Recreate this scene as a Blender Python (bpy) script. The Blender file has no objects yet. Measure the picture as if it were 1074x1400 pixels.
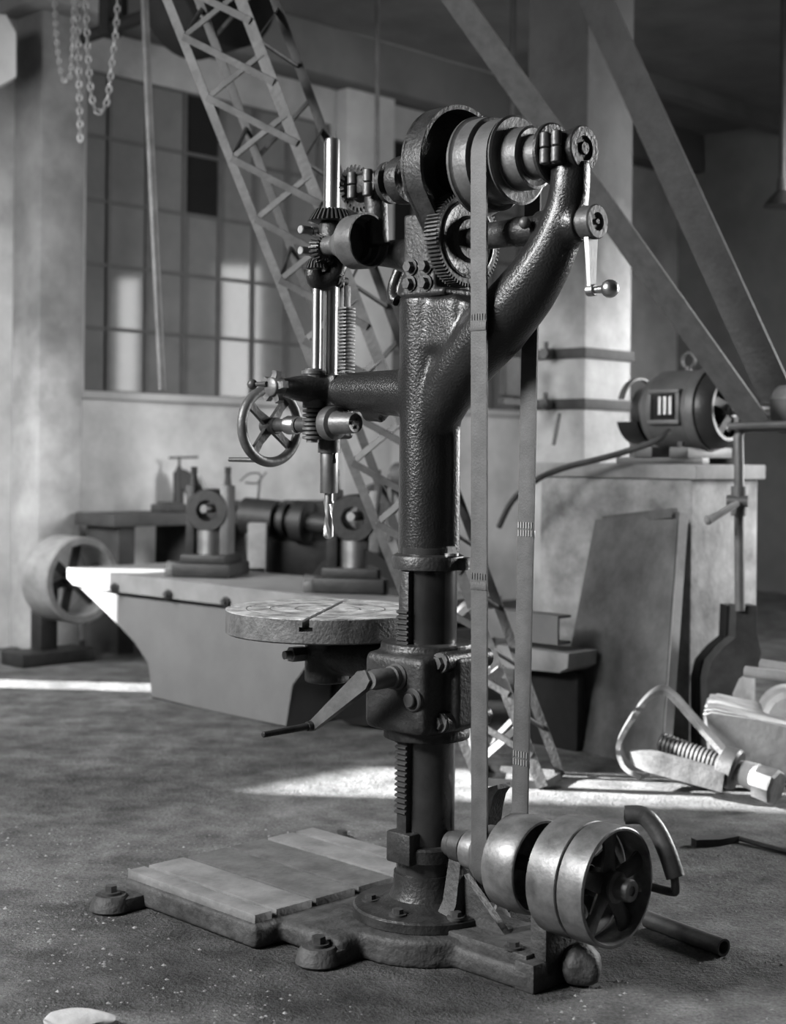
import bpy, bmesh, math, random
from mathutils import Vector, Matrix
random.seed(7)
PI = math.pi
scn = bpy.context.scene

# ------------------------------------------------------------------ camera
H, F, CX, CY, ROLL = 1.25, 2000.0, 537.0, 626.0, math.radians(0.6)
cam_d = bpy.data.cameras.new('camera')
cam = bpy.data.objects.new('camera', cam_d)
scn.collection.objects.link(cam)
cam.location = (0, 0, H)
cam.matrix_world = Matrix.Translation((0, 0, H)) @ Matrix.Rotation(PI/2, 4, 'X') @ Matrix.Rotation(ROLL, 4, 'Z')
cam_d.sensor_fit = 'HORIZONTAL'
cam_d.sensor_width = 36.0
cam_d.lens = F/1074.0*36.0
cam_d.shift_y = -(700-CY)/1074.0
cam_d.clip_end = 80
cam_d.dof.use_dof = True
cam_d.dof.focus_distance = 3.75
cam_d.dof.aperture_fstop = 3.6
scn.camera = cam

# ------------------------------------------------------------------ world, lights, exposure
scn.view_settings.view_transform = 'Standard'
scn.view_settings.look = 'None'
scn.view_settings.gamma = 1.0
scn.view_settings.use_curve_mapping = False
scn.view_settings.exposure = 0.48
w = bpy.data.worlds.new('daylight'); scn.world = w; w.use_nodes = True
w.node_tree.nodes['Background'].inputs[0].default_value = (1, 1, 1, 1)
w.node_tree.nodes['Background'].inputs[1].default_value = 0.11

def area(name, loc, target, sx, sy, power, spread=180):
    d = bpy.data.lights.new(name, 'AREA'); d.shape = 'RECTANGLE'; d.size = sx; d.size_y = sy; d.energy = power; d.spread = math.radians(spread)
    o = bpy.data.objects.new(name, d); scn.collection.objects.link(o)
    o.location = loc
    o.rotation_euler = (Vector(target)-Vector(loc)).to_track_quat('-Z', 'Y').to_euler()
    return o
area('window_light_left', (-4.6, 1.6, 3.7), (0, 4.2, 0.4), 2.4, 1.3, 300, 125)
area('window_light_far_left', (-3.3, 6.4, 2.5), (-0.9, 9.6, 0.3), 1.4, 1.4, 72, 130)
area('window_light_right_c', (3.4, 7.7, 2.5), (-1.2, 10.6, 0.9), 0.9, 1.6, 62, 125)  # added fill to brighten the window wall; no window stands here
area('window_light_right', (6.3, 8.65, 2.6), (-1.8, 10.1, 2.2), 0.24, 1.7, 8)
area('window_light_right_b', (6.9, 10.0, 2.75), (-1.1, 10.8, 2.2), 0.5, 1.9, 17)
area('window_light_rear', (5.2, 6.9, 2.4), (0.1, 3.8, 0.8), 0.45, 2.6, 210, 130)
sd = bpy.data.lights.new('sun', 'SUN'); sd.energy = 52.0; sd.angle = math.radians(0.9)
sun = bpy.data.objects.new('sun', sd); scn.collection.objects.link(sun)
SUN_E = math.radians(20)
SUN_A = math.radians(-6)
sun.rotation_euler = Vector((math.cos(SUN_E)*math.cos(SUN_A), math.cos(SUN_E)*math.sin(SUN_A), -math.sin(SUN_E))).to_track_quat('-Z', 'Y').to_euler()

# ------------------------------------------------------------------ materials
MATS = {}
def mat(name, c, rough=0.5, metal=0.0, var=0.25, vscale=6.0, bump=0.15, bscale=60.0, c2=None, spec=0.5, coat=0.0):
    if name in MATS: return MATS[name]
    m = bpy.data.materials.new(name); m.use_nodes = True
    nt = m.node_tree; b = nt.nodes['Principled BSDF']
    tc = nt.nodes.new('ShaderNodeTexCoord')
    n = nt.nodes.new('ShaderNodeTexNoise'); n.inputs['Scale'].default_value = vscale; n.inputs['Detail'].default_value = 8; n.inputs['Roughness'].default_value = 0.65
    nt.links.new(tc.outputs['Object'], n.inputs['Vector'])
    r = nt.nodes.new('ShaderNodeValToRGB')
    lo, hi = c*(1-var), c*(1+var)
    if c2 is not None: lo, hi = c, c2
    r.color_ramp.elements[0].position = 0.33; r.color_ramp.elements[1].position = 0.67
    r.color_ramp.elements[0].color = (lo, lo, lo, 1); r.color_ramp.elements[1].color = (hi, hi, hi, 1)
    nt.links.new(n.outputs['Fac'], r.inputs['Fac']); nt.links.new(r.outputs['Color'], b.inputs['Base Color'])
    b.inputs['Roughness'].default_value = rough; b.inputs['Metallic'].default_value = metal
    b.inputs['Specular IOR Level'].default_value = spec
    if coat: b.inputs['Coat Weight'].default_value = coat; b.inputs['Coat Roughness'].default_value = 0.12
    if bump:
        n2 = nt.nodes.new('ShaderNodeTexNoise'); n2.inputs['Scale'].default_value = bscale; n2.inputs['Detail'].default_value = 6
        nt.links.new(tc.outputs['Object'], n2.inputs['Vector'])
        bp = nt.nodes.new('ShaderNodeBump'); bp.inputs['Strength'].default_value = bump; bp.inputs['Distance'].default_value = 0.01
        nt.links.new(n2.outputs['Fac'], bp.inputs['Height']); nt.links.new(bp.outputs['Normal'], b.inputs['Normal'])
    MATS[name] = m
    return m
PAINT = mat('oily_black_paint', 0.013, 0.30, 0, 0.3, 9, 0.26, 165, coat=0.15, spec=0.35)
PAINTS = mat('smooth_black_steel', 0.022, 0.24, 0.0, 0.3, 9, 0.05, 150, coat=0.15)
POLISH = mat('oiled_polished_iron', 0.06, 0.25, 0.75, 0.5, 5, 0.03, 60)
PAINT2 = mat('worn_black_paint', 0.020, 0.42, 0, 0.55, 16, 0.24, 110, spec=0.35)
DUSTY = mat('dusty_cast_iron', 0.038, 0.62, 0, 0.5, 14, 0.5, 60, spec=0.35)
IRON = mat('dark_iron', 0.045, 0.45, 0.2, 0.3, 12, 0.15, 90, spec=0.35)
CAST = mat('bare_cast_iron', 0.085, 0.45, 0.35, 0.4, 10, 0.15, 90)
STEEL = mat('machined_steel', 0.34, 0.38, 1.0, 0.25, 8, 0.04, 120)
BRIGHT = mat('bright_steel', 0.5, 0.30, 1.0, 0.1, 8, 0.0)
TABLE = mat('worn_table_iron', 0.085, 0.55, 0.25, 0.45, 22, 0.3, 120)
TABTOP = mat('scraped_table_top', 0.08, 0.42, 0.3, 0.6, 16, 0.5, 70, c2=0.6)
PLANK = mat('dusty_planed_iron', 0.115, 0.75, 0, 0.35, 9, 0.3, 60)
PLANKD = mat('dirty_planed_iron', 0.060, 0.8, 0, 0.4, 12, 0.4, 60)
BELT = mat('leather_belt', 0.056, 0.6, 0, 0.25, 20, 0.12, 200)
BELTD = mat('dark_worn_leather', 0.034, 0.55, 0, 0.35, 9, 0.3, 40)
LACE = mat('pale_belt_lacing', 0.4, 0.4, 0.6, 0.1, 20, 0)
LATT = mat('grey_painted_lattice_steel', 0.065, 0.6, 0, 0.45, 9, 0.2, 60)
LATTD = mat('dark_lattice_steel', 0.03, 0.6, 0, 0.4, 9, 0.2, 60)
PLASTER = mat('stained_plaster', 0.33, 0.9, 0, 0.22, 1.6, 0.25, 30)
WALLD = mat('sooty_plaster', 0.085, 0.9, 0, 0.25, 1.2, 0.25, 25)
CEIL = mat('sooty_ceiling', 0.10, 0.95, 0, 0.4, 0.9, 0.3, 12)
PILLAR = mat('stained_concrete', 0.19, 0.9, 0, 0.35, 3.0, 0.3, 25)
PLINTH = mat('patchy_concrete', 0.085, 0.9, 0, 0.35, 4.5, 0.4, 25, c2=0.30)
PANE = mat('dirty_window_glass', 0.12, 0.06, 0, 0.15, 3.0, 0.02, 2, spec=0.6)
PANED = mat('clear_dark_pane', 0.012, 0.1, 0, 0.15, 3.0, 0)
BAR = mat('window_bar_iron', 0.05, 0.7, 0, 0.2, 10, 0)
BEDM = mat('light_grey_machine_paint', 0.11, 0.55, 0, 0.12, 4, 0.1, 40)
BEDTOP = mat('grey_planed_bed_top', 0.17, 0.45, 0, 0.2, 6, 0.1, 40)
DARKM = mat('dark_machine_paint', 0.014, 0.55, 0, 0.4, 10, 0.2, 40, spec=0.35)
WOODD = mat('dark_bench_wood', 0.028, 0.8, 0, 0.4, 7, 0.3, 30)
MOTOR = mat('grey_motor_paint', 0.075, 0.5, 0, 0.25, 8, 0.15, 60)
MOTORD = mat('dark_motor_paint', 0.022, 0.42, 0, 0.3, 8, 0.1, 60, spec=0.35)
PLATE = mat('rusty_sheet_steel', 0.03, 0.6, 0.2, 0.3, 5.0, 0.2, 30, c2=0.09)
STONE = mat('pale_stone', 0.30, 0.9, 0, 0.3, 6, 0.4, 40)
WHEELM = mat('worn_grey_pulley', 0.22, 0.4, 0.3, 0.3, 9, 0.1, 40)
PULLEY = mat('worn_pulley_rim', 0.13, 0.42, 0.45, 0.45, 16, 0.08, 120)
SCREWM = mat('worn_forged_steel', 0.09, 0.45, 0.3, 0.4, 14, 0.2, 60)

def two_tone(name, lo, hi, z0, dz, vscale=3.0):
    m = mat(name, lo, 0.9, 0, 0.3, vscale, 0.3, 25); nt = m.node_tree; b = nt.nodes['Principled BSDF']
    rampn = b.inputs['Base Color'].links[0].from_node
    tc = nt.nodes.new('ShaderNodeTexCoord'); sp = nt.nodes.new('ShaderNodeSeparateXYZ'); nt.links.new(tc.outputs['Object'], sp.inputs[0])
    n = nt.nodes.new('ShaderNodeTexNoise'); n.inputs['Scale'].default_value = 2.2; n.inputs['Detail'].default_value = 7; nt.links.new(tc.outputs['Object'], n.inputs['Vector'])
    a = nt.nodes.new('ShaderNodeMath'); a.operation = 'MULTIPLY_ADD'; a.inputs[1].default_value = 1.6; nt.links.new(n.outputs['Fac'], a.inputs[0]); nt.links.new(sp.outputs['Z'], a.inputs[2])
    mr = nt.nodes.new('ShaderNodeMapRange'); mr.inputs['From Min'].default_value = z0+0.8-dz; mr.inputs['From Max'].default_value = z0+0.8+dz
    mr.inputs['To Min'].default_value = 1.0; mr.inputs['To Max'].default_value = hi/lo; nt.links.new(a.outputs[0], mr.inputs['Value'])
    x = nt.nodes.new('ShaderNodeVectorMath'); x.operation = 'SCALE'; nt.links.new(rampn.outputs['Color'], x.inputs[0]); nt.links.new(mr.outputs[0], x.inputs['Scale'])
    nt.links.new(x.outputs[0], b.inputs['Base Color']); return m
# lighter tone below, darker tone above, along a noise-broken edge
PILLARW = two_tone('whitewashed_pillar', 0.27, 0.04, 2.15, 0.45)
PILASTER = two_tone('whitewashed_pilaster', 0.30, 0.13, 1.75, 0.3)
WALLW = two_tone('whitewashed_wall', 0.42, 0.24, 3.0, 0.4, 1.6)
BLACK = mat('sooty_iron', 0.012, 0.8, 0, 0.3, 8, 0.1, 30, spec=0.2)
def floor_mat():
    m = bpy.data.materials.new('packed_earth_floor'); m.use_nodes = True
    nt = m.node_tree; b = nt.nodes['Principled BSDF']; b.inputs['Roughness'].default_value = 0.95; b.inputs['Specular IOR Level'].default_value = 0.15
    tc = nt.nodes.new('ShaderNodeTexCoord')
    def noise(s, d=8, r=0.6):
        n = nt.nodes.new('ShaderNodeTexNoise'); n.inputs['Scale'].default_value = s; n.inputs['Detail'].default_value = d; n.inputs['Roughness'].default_value = r
        nt.links.new(tc.outputs['Object'], n.inputs['Vector']); return n
    big, mid, fine = noise(1.3), noise(7), noise(90, 4, 0.7)
    def ramp(n, p0, p1, a, c):
        r = nt.nodes.new('ShaderNodeValToRGB'); e = r.color_ramp.elements
        e[0].position, e[1].position = p0, p1; e[0].color = (a, a, a, 1); e[1].color = (c, c, c, 1)
        nt.links.new(n.outputs['Fac'], r.inputs['Fac']); return r
    r1, r2, r3 = ramp(big, .3, .7, .075, .15), ramp(mid, .3, .7, .5, 1.45), ramp(fine, .3, .72, .6, 1.5)
    def mul(a, c):
        x = nt.nodes.new('ShaderNodeMix'); x.data_type = 'RGBA'; x.blend_type = 'MULTIPLY'; x.inputs[0].default_value = 1
        nt.links.new(a, x.inputs[6]); nt.links.new(c, x.inputs[7]); return x.outputs[2]
    # noise-edged patch of darker earth around the foot of the drill press
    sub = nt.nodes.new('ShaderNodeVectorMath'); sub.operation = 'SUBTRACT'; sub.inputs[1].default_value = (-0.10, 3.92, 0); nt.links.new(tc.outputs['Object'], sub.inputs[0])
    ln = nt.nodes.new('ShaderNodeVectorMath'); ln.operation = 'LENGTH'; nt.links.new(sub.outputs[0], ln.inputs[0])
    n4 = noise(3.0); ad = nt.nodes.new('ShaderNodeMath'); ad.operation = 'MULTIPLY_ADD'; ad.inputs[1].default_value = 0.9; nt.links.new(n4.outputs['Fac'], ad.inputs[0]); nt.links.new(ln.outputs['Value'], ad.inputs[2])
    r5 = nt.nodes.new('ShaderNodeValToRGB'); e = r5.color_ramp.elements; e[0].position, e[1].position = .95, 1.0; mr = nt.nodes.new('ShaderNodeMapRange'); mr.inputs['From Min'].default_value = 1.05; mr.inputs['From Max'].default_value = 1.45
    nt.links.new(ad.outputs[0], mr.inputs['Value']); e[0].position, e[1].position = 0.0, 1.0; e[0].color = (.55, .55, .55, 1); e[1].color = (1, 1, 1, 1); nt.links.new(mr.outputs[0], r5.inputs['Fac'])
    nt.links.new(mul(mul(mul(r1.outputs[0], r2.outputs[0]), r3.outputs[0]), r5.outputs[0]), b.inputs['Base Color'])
    add = nt.nodes.new('ShaderNodeMath'); add.operation = 'MULTIPLY_ADD'; add.inputs[1].default_value = 3.0
    nt.links.new(mid.outputs['Fac'], add.inputs[0]); nt.links.new(fine.outputs['Fac'], add.inputs[2])
    bp = nt.nodes.new('ShaderNodeBump'); bp.inputs['Strength'].default_value = 0.9; bp.inputs['Distance'].default_value = 0.018
    nt.links.new(add.outputs[0], bp.inputs['Height']); nt.links.new(bp.outputs['Normal'], b.inputs['Normal'])
    return m
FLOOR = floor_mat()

# ------------------------------------------------------------------ helpers
def frame(d):
    d = Vector(d).normalized()
    a = Vector((0, 0, 1)) if abs(d.z) < 0.9 else Vector((1, 0, 0))
    u = a.cross(d).normalized(); v = d.cross(u)
    return d, u, v
def B(): return bmesh.new()
def box(bm, c, s, rot=None, bev=0.0):
    t = bmesh.new(); bmesh.ops.create_cube(t, size=1.0)
    M = Matrix.Diagonal((s[0], s[1], s[2], 1))
    bmesh.ops.transform(t, matrix=M, verts=t.verts)
    if bev: bmesh.ops.bevel(t, geom=list(t.edges), offset=bev, segments=2, profile=0.5, affect='EDGES')
    R = Matrix.Translation(Vector(c)) @ (rot.to_4x4() if rot is not None else Matrix.Identity(4))
    bmesh.ops.transform(t, matrix=R, verts=t.verts)
    merge(bm, t); return bm
def merge(bm, t):
    me = bpy.data.meshes.new('tmp'); t.to_mesh(me); t.free(); bm.from_mesh(me); bpy.data.meshes.remove(me)
def revolve(bm, p0, d, prof, n=28, closed=False):
    """prof: list of (t along d, radius)"""
    d, u, v = frame(d); p0 = Vector(p0); rings = []
    for t, r in prof:
        c = p0 + d*t
        if r <= 1e-6: rings.append([bm.verts.new(c)])
        else: rings.append([bm.verts.new(c + (u*math.cos(2*PI*i/n) + v*math.sin(2*PI*i/n))*r) for i in range(n)])
    seq = list(zip(rings, rings[1:])) + ([(rings[-1], rings[0])] if closed else [])
    for a, b in seq:
        for i in range(n):
            j = (i+1) % n
            if len(a) == 1 and len(b) == 1: continue
            if len(a) == 1: bm.faces.new((a[0], b[j], b[i]))
            elif len(b) == 1: bm.faces.new((a[i], a[j], b[0]))
            else: bm.faces.new((a[i], a[j], b[j], b[i]))
    if not closed:
        if len(rings[0]) > 1: bm.faces.new(list(reversed(rings[0])))
        if len(rings[-1]) > 1: bm.faces.new(rings[-1])
    return bm
def cyl(bm, p0, p1, r0, r1=None, n=24, ch=0.0):
    p0, p1 = Vector(p0), Vector(p1); r1 = r0 if r1 is None else r1; L = (p1-p0).length
    pr = [(0, r0), (L, r1)] if not ch else [(0, r0-ch), (ch, r0), (L-ch, r1), (L, r1-ch)]
    return revolve(bm, p0, p1-p0, pr, n)
def sphere(bm, c, r, n=16):
    pr = [(-r*math.cos(PI*i/10), r*math.sin(PI*i/10)) for i in range(11)]
    return revolve(bm, c, (0, 0, 1), pr, n)
def sweep(bm, pts, sec, up=None, closed=False, caps=True):
    """sweep a closed 2d section (list of (a,b)) along pts; sec may be a list per point"""
    pts = [Vector(p) for p in pts]; N = len(pts); rings = []
    prev = None
    for i in range(N):
        if closed: t = (pts[(i+1) % N]-pts[i-1]).normalized()
        else: t = (pts[min(i+1, N-1)]-pts[max(i-1, 0)]).normalized()
        if up is not None:
            u = Vector(up); u = (u - t*u.dot(t)).normalized()
        else:
            if prev is None: u = frame(t)[1]
            else: u = (prev - t*prev.dot(t)).normalized()
        prev = u; v = t.cross(u)
        s = sec[i] if isinstance(sec[0], list) else sec
        rings.append([bm.verts.new(pts[i] + u*a + v*b) for a, b in s])
    m = len(rings[0])
    for k in range(N if closed else N-1):
        a, b = rings[k], rings[(k+1) % N]
        for i in range(m):
            j = (i+1) % m; bm.faces.new((a[i], a[j], b[j], b[i]))
    if not closed and caps:
        bm.faces.new(list(reversed(rings[0]))); bm.faces.new(rings[-1])
    return bm
def circ(r, n=12): return [(r*math.cos(2*PI*i/n), r*math.sin(2*PI*i/n)) for i in range(n)]
def rect(a, b): return [(-a/2, -b/2), (a/2, -b/2), (a/2, b/2), (-a/2, b/2)]
def tube(bm, pts, r, n=12, closed=False):
    if isinstance(r, (list, tuple)): return sweep(bm, pts, [circ(x, n) for x in r], closed=closed)
    return sweep(bm, pts, circ(r, n), closed=closed)
def bar(bm, p0, p1, a, b, up=(0, 0, 1)): return sweep(bm, [p0, p1], rect(a, b), up=up)
def smooth_path(pts, k=6):
    pts = [Vector(p) for p in pts]; out = []
    for i in range(len(pts)-1):
        p0 = pts[max(i-1, 0)]; p1 = pts[i]; p2 = pts[i+1]; p3 = pts[min(i+2, len(pts)-1)]
        for j in range(k):
            t = j/k
            out.append(0.5*((2*p1)+(p2-p0)*t+(2*p0-5*p1+4*p2-p3)*t*t+(3*p1-p0-3*p2+p3)*t**3))
    out.append(pts[-1]); return out
def lerp_list(r, k=6):
    out = []
    for a, b in zip(r, r[1:]):
        out += [a+(b-a)*j/k for j in range(k)]
    return out+[r[-1]]
def prism(bm, poly, o, ax, ay, dv):
    """extrude 2d polygon (coords along ax, ay from o) by vector dv"""
    o, ax, ay, dv = Vector(o), Vector(ax), Vector(ay), Vector(dv)
    a = [bm.verts.new(o+ax*x+ay*y) for x, y in poly]; b = [bm.verts.new(p.co+dv) for p in a]
    n = len(a)
    bm.faces.new(list(reversed(a))); bm.faces.new(b)
    for i in range(n): bm.faces.new((a[i], a[(i+1) % n], b[(i+1) % n], b[i]))
    return bm
def bolt(bm, p, d, r=0.012, h=0.012, washer=True):
    d = Vector(d).normalized(); p = Vector(p)
    if washer: cyl(bm, p-d*0.004, p+d*0.003, r*1.5, n=16)
    cyl(bm, p, p+d*h, r, r*0.97, n=6); return bm
def gear(bm, c, ax, r, root, width, n, bevel=0.0):
    d, u, v = frame(ax); c = Vector(c); rings = []
    for s, k in ((-width/2, 1.0), (width/2, 1.0-bevel)):
        ring = []
        for i in range(n):
            for f, rr in ((-.28, root), (-.16, r), (.16, r), (.28, root)):
                a = 2*PI*(i+f)/n; ring.append(bm.verts.new(c+d*s+(u*math.cos(a)+v*math.sin(a))*rr*k))
        rings.append(ring)
    m = 4*n
    for i in range(m): bm.faces.new((rings[0][i], rings[0][(i+1) % m], rings[1][(i+1) % m], rings[1][i]))
    bm.faces.new(list(reversed(rings[0]))); bm.faces.new(rings[1]); return bm

def obj(name, bm, m, parent=None, sharp=35, remesh=0, smooth=0):
    bmesh.ops.recalc_face_normals(bm, faces=bm.faces)
    me = bpy.data.meshes.new(name); bm.to_mesh(me); bm.free()
    me.materials.append(m)
    me.shade_smooth()
    if not remesh: me.set_sharp_from_angle(angle=math.radians(sharp))
    o = bpy.data.objects.new(name, me); scn.collection.objects.link(o)
    if parent is not None: o.parent = parent
    if remesh:
        r = o.modifiers.new('remesh', 'REMESH'); r.mode = 'VOXEL'; r.voxel_size = remesh; r.use_smooth_shade = True
        if smooth:
            s = o.modifiers.new('smooth', 'SMOOTH'); s.factor = 0.5; s.iterations = smooth
    return o
def tag(o, label, cat, group=None, kind=None):
    if label: o['label'] = label
    if cat: o['category'] = cat
    if group: o['group'] = group
    if kind: o['kind'] = kind
    return o
def empty(name, loc, rz=0.0, label=None, cat=None, group=None, kind=None):
    o = bpy.data.objects.new(name, None); scn.collection.objects.link(o)
    o.location = loc; o.rotation_euler = (0, 0, rz); o.empty_display_size = 0.1
    return tag(o, label, cat, group, kind)
def struct(name, bm, m, **k):
    o = obj(name, bm, m, **k); o['kind'] = 'structure'; return o
S = math.sqrt(0.5)
U = Vector((S, S, 0)); V = Vector((-S, S, 0)); Z = Vector((0, 0, 1))   # the building's two axes
def W(px, py, Y):            # world point at depth Y seen at that place in the photograph
    dx, dy = px-CX, py-CY
    c, s = math.cos(ROLL), math.sin(ROLL)
    return Vector(((dx*c+dy*s)/F*Y, Y, H-(-dx*s+dy*c)/F*Y))
def G(px, py, z=0.0):        # point at height z
    dx, dy = px-CX, py-CY
    c, s = math.cos(ROLL), math.sin(ROLL)
    Y = (H-z)*F/(-dx*s+dy*c)
    return Vector(((dx*c+dy*s)/F*Y, Y, z))

# ================================================================== THE ROOM
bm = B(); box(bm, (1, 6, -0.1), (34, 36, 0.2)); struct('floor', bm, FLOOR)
CZ = 4.5
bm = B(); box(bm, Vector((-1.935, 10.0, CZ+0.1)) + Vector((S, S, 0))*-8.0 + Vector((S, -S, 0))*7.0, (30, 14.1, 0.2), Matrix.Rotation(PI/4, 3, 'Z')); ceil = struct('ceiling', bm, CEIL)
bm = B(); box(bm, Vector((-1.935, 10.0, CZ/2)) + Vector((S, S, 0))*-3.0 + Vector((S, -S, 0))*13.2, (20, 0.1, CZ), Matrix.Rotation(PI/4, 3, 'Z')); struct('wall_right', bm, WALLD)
# ceiling beams
bm = B()
for k in range(4): box(bm, (2.83+S*(1.2+2.0*k), 14.76-S*(1.2+2.0*k), CZ-0.06), (5.5, 0.16, 0.14), Matrix.Rotation(PI/4, 3, 'Z'))
o = obj('ceiling_beam', bm, WALLD, ceil); o['kind'] = 'stuff'
# window wall runs along U through P0
P0 = Vector((-1.935, 10.0, 0))
def wp(s, z=0.0, out=0.0): return P0 + U*s + Z*z + Vector((S, -S, 0))*out   # out: into the room
RU = Matrix.Rotation(PI/4, 3, 'Z')      # local x along U
def wbox(bm, s0, s1, z0, z1, o0, o1, bev=0):
    return box(bm, wp((s0+s1)/2, (z0+z1)/2, (o0+o1)/2), (s1-s0, o1-o0, z1-z0), RU, bev)
ZS, ZT = 1.68, 3.85
SC = 6.78      # corner with the far wall
wins = [(-0.212, 2.03), (2.62, 5.0), (-3.2, -0.78)]
bm = B()
wbox(bm, -0.78, SC, 0, ZS, -0.06, 0)
wbox(bm, -0.78, SC, ZT, CZ, -0.06, 0)
wbox(bm, -0.78, -0.212, ZS, ZT, -0.06, 0)
wbox(bm, 2.03, 2.62, ZS, ZT, -0.06, 0)
wbox(bm, 5.0, SC, ZS, ZT, -0.06, 0)
# part of the same wall out of the frame, with the two tall openings the sun comes through
def sOf(Y): return (Y-10.0)/S
A0, A1 = sOf(7.98), sOf(8.26)
B0, B1 = sOf(5.98), sOf(6.47)
wbox(bm, A1, -0.78, 0, CZ, -0.06, 0)
wbox(bm, B1, A0, 0, CZ, -0.06, 0)
wbox(bm, -22.0, B0, 0, CZ, -0.06, 0)
wbox(bm, A0, A1, 1.60, CZ, -0.06, 0)
wbox(bm, A0, A1, 0, 0.12, -0.06, 0)
wbox(bm, B0, B1, 0, 1.98, -0.06, 0)
wbox(bm, B0, B1, 2.80, CZ, -0.06, 0)
struct('wall_left', bm, WALLW)
# far wall along V
corner = wp(SC)
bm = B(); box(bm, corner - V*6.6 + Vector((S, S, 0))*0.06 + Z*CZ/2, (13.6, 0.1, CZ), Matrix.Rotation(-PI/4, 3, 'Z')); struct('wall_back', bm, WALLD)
# pilasters
bm = B(); wbox(bm, -0.765, -0.437, 0, CZ, 0, 0.34, 0.02); wbox(bm, -0.9, -0.30, 4.05, CZ, 0, 0.52, 0.05); struct('trim_1', bm, PILASTER)
bm = B(); wbox(bm, 2.06, 2.58, 0, CZ, 0, 0.14, 0.01); struct('trim_2', bm, PLASTER)
bm = B(); wbox(bm, -0.3, 2.1, ZS-0.05, ZS, 0, 0.05); wbox(bm, 2.6, 5.05, ZS-0.05, ZS, 0, 0.05); struct('trim_3', bm, PLASTER)
bm = B(); wbox(bm, -0.1, SC, 4.12, CZ, 0, 0.30, 0.02); struct('trim_4', bm, WALLD)

def window(n, s0, s1, cols, dark=()):
    t = empty('window_%d' % n, wp((s0+s1)/2, ZS, -0.03)); t['kind'] = 'structure'
    inv = -Vector(t.location)
    rows = 5; ph = (ZT-ZS)/rows
    edges = [s0]+[c for c in cols if s0+.03 < c < s1-.03]+[s1]
    fr = B()
    def lb(bm, a, b, z0, z1, o0, o1):
        box(bm, wp((a+b)/2, (z0+z1)/2, (o0+o1)/2)+inv, (b-a, o1-o0, z1-z0), RU)
    for e in edges: lb(fr, e-0.014, e+0.014, ZS, ZT, -0.05, -0.022)
    for r in range(rows+1): lb(fr, s0, s1, ZS+r*ph-0.012, ZS+r*ph+0.012, -0.05, -0.026)
    obj('window_frame', fr, BAR, t)
    for i, (a, b) in enumerate(zip(edges, edges[1:])):
        for r in range(rows):
            p = B(); dk = (i, r) in dark
            tilt = random.uniform(-0.0015, 0.0015)
            c = wp((a+b)/2, ZS+(r+.5)*ph, -0.042)+inv
            box(p, c, (b-a-0.01, 0.005, ph-0.01), Matrix.Rotation(PI/4+tilt, 3, 'Z'))
            obj('pane', p, PANED if dk else PANE, t)
window(1, -0.212, 2.03, [-0.01+0.32*k for k in range(7)], {(3, 3), (3, 4)})
window(2, 2.62, 5.0, [2.62+0.34*k for k in range(1, 7)], {(0, 3), (0, 4), (1, 4), (2, 2)})
window(3, -3.2, -0.86, [-3.2+0.33*k for k in range(1, 8)])

# ------------------------------------------------------------------ concrete pillar in mid-room with clamped straps
pc = W(797, 700, 7.5); pc.z = 0
pil = empty('trim_5', pc + Vector((0, 0.283, 0))); pil['kind'] = 'structure'
bm = B(); box(bm, (0, 0, CZ/2), (0.40, 0.40, CZ), RU, 0.012); obj('shaft', bm, PILLARW, pil)
for z in (W(797, 482, 7.5).z, W(797, 552, 7.5).z):
    bm = B(); box(bm, (0, 0, z), (0.43, 0.43, 0.055), RU, 0.006); st = obj('strap', bm, WOODD, pil)
    bm = B(); q = Vector((-0.17, -0.17+0.0, z))
    cyl(bm, q+Vector((-.02, -.02, -.03)), q+Vector((-.02, -.02, .06)), 0.012, n=8); cyl(bm, q+Vector((-.035, -.035, 0)), q, 0.03, n=6); obj('clamp_bolt', bm, IRON, st)
bm = B(); q = W(765, 565, 7.3)-pil.location; cyl(bm, q, q+Vector((-0.03, 0, -0.16)), 0.010, n=8); obj('hook_rod', bm, IRON, pil)
bm = B(); q = W(697, 515, 7.45)-pil.location; box(bm, q, (0.12, 0.05, 0.2), RU, 0.01); box(bm, q+Vector((.04, 0.0, -.13)), (0.26, 0.04, 0.03), RU); obj('strap_bracket', bm, WOODD, pil)

# ================================================================== DRILL PRESS  (local: +x towards spindle, +y towards window side)
DX, DY = 0.0946, 3.80
dp = empty('drill_press', (DX, DY, 0), math.radians(135), 'tall black belt-driven pillar drill press standing on a slotted floor base plate', 'drill press')
X, Y_ = Vector((1, 0, 0)), Vector((0, 1, 0))
# --- base
bm = B()
box(bm, (0.515, 0.02, 0.033), (0.58, 0.72, 0.066), bev=0.012)
cyl(bm, (0, 0, 0), (0, 0, 0.070), 0.225, n=48)
box(bm, (-0.22, -0.012, 0.027), (0.44, 0.235, 0.054), bev=0.006)
box(bm, (0.14, 0.0, 0.033), (0.28, 0.60, 0.062), bev=0.02)
base = obj('base_plate', bm, DUSTY, dp, remesh=0.009, smooth=4)
for (x, y) in ((0.755, 0.455), (0.05, 0.325), (0.755, -0.41), (0.05, -0.33)):
    bm = B(); cyl(bm, (x, y, 0), (x, y, 0.046), 0.058, 0.05, n=24, ch=0.008); box(bm, (x, y-math.copysign(0.06, y), 0.02), (0.10, 0.12, 0.04), bev=0.008)
    lug = obj('foot_lug', bm, DUSTY, dp)
    bm = B(); bolt(bm, (x, y, 0.05), Z, 0.018, 0.02); obj('anchor_bolt', bm, IRON, lug)
ys = [0.376, 0.305, 0.168, 0.012, -0.135, -0.25, -0.335]
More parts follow.
